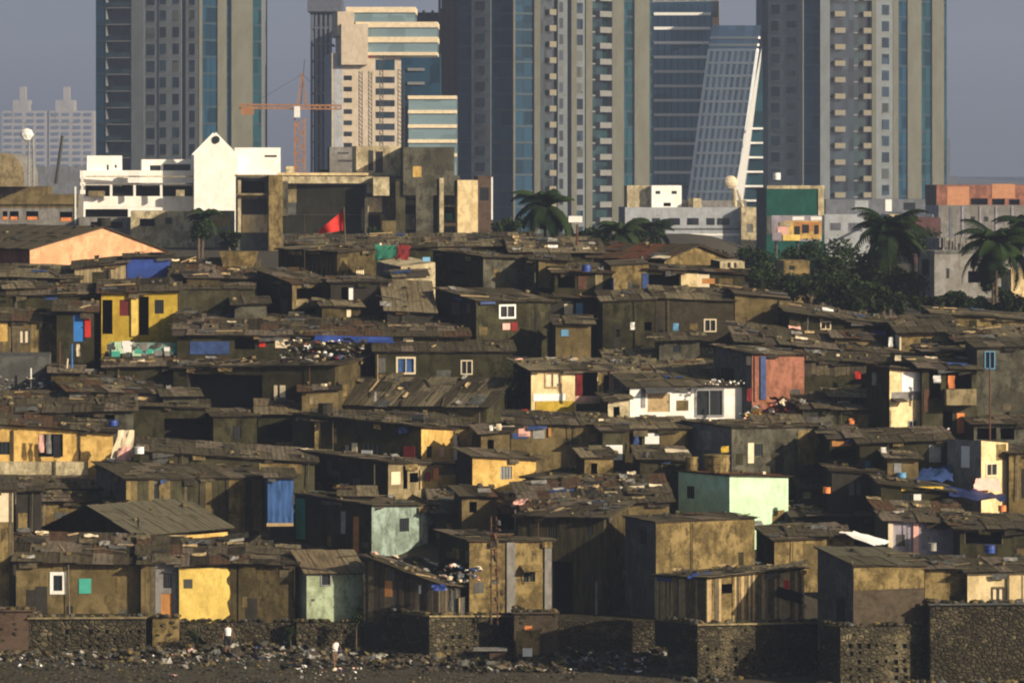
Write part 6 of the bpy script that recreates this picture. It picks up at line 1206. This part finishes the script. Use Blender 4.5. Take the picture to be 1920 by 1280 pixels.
# haze box
me = bpy.data.meshes.new('haze'); bm = bmesh.new(); bmesh.ops.create_cube(bm, size=1); bm.to_mesh(me); bm.free()
hz_ = bpy.data.objects.new('haze', me); COL.objects.link(hz_); hz_.scale = (9000, 6400, 190); hz_.location = (0, 2600, 190/2-8); hz_['kind'] = 'stuff'; hz_['label'] = 'thin urban haze over the whole view'; hz_['category'] = 'haze'
mt = bpy.data.materials.new('haze_air'); mt.use_nodes = True; nt = mt.node_tree; nt.nodes.clear(); out = nt.nodes.new('ShaderNodeOutputMaterial'); pv = nt.nodes.new('ShaderNodeVolumePrincipled')
pv.inputs['Color'].default_value = (.60, .70, .98, 1); pv.inputs['Density'].default_value = HAZE; pv.inputs['Anisotropy'].default_value = 0.2; nt.links.new(pv.outputs['Volume'], out.inputs['Volume']); me.materials.append(mt)
# sun and sky
SAZ, SEL = R(SUN_AZ), R(SUN_EL)      # azimuth measured from the viewing axis behind the camera towards the right
d = Vector((math.sin(SAZ)*math.cos(SEL), -math.cos(SAZ)*math.cos(SEL), math.sin(SEL)))
sl_ = bpy.data.lights.new('sun', 'SUN'); sl_.energy = SUN_E; sl_.angle = R(.5); sl_.color = (1, .86, .64); so = bpy.data.objects.new('sun', sl_); COL.objects.link(so); so.rotation_euler = d.to_track_quat('Z', 'Y').to_euler(); so.location = (60, 100, 120)
w = bpy.data.worlds.new('World'); scene.world = w; w.use_nodes = True; nt = w.node_tree; bg = nt.nodes['Background']
sky = nt.nodes.new('ShaderNodeTexSky'); sky.sky_type = 'NISHITA'; sky.sun_disc = False; sky.sun_elevation = SEL; sky.sun_rotation = math.atan2(d.x, d.y); sky.altitude = 0; sky.air_density = 1.0; sky.dust_density = SKY_DUST; sky.ozone_density = 3.0
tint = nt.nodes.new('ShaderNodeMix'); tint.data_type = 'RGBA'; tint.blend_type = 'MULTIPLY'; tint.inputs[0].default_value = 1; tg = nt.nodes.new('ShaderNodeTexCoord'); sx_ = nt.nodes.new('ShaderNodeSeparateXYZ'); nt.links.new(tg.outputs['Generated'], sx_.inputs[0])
fr = nt.nodes.new('ShaderNodeMapRange'); fr.inputs['From Min'].default_value = .03; fr.inputs['From Max'].default_value = .3; nt.links.new(sx_.outputs['Z'], fr.inputs['Value'])  # upper sky dimmed and warmed to cut shadow fill; horizon stays blue
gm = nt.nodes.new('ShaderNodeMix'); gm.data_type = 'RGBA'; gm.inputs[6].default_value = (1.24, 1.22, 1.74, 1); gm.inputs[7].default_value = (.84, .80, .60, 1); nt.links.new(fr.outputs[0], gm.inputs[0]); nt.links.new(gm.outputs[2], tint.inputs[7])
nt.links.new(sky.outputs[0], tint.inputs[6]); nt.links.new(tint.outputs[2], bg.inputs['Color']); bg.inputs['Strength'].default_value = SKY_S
cam = bpy.data.cameras.new('camera'); co = bpy.data.objects.new('camera', cam); COL.objects.link(co); co.location = (0, 0, HC); co.rotation_euler = (R(90), 0, 0)
cam.sensor_width = 36; cam.sensor_fit = 'HORIZONTAL'; cam.lens = 36*F/1920; cam.shift_y = -(640-YH)/1920; cam.clip_start = 1; cam.clip_end = 12000; scene.camera = co
vs = scene.view_settings; vs.view_transform = 'Standard'; vs.look = 'None'; vs.gamma = 1; vs.exposure = EXPO
scene.render.engine = 'CYCLES'; scene.cycles.pixel_filter_type = 'BLACKMAN_HARRIS'; scene.cycles.filter_width = 2.1; scene.cycles.volume_bounces = 0; scene.cycles.max_bounces = 6
for o in COL.objects:
    if '_o' in o: del o['_o']
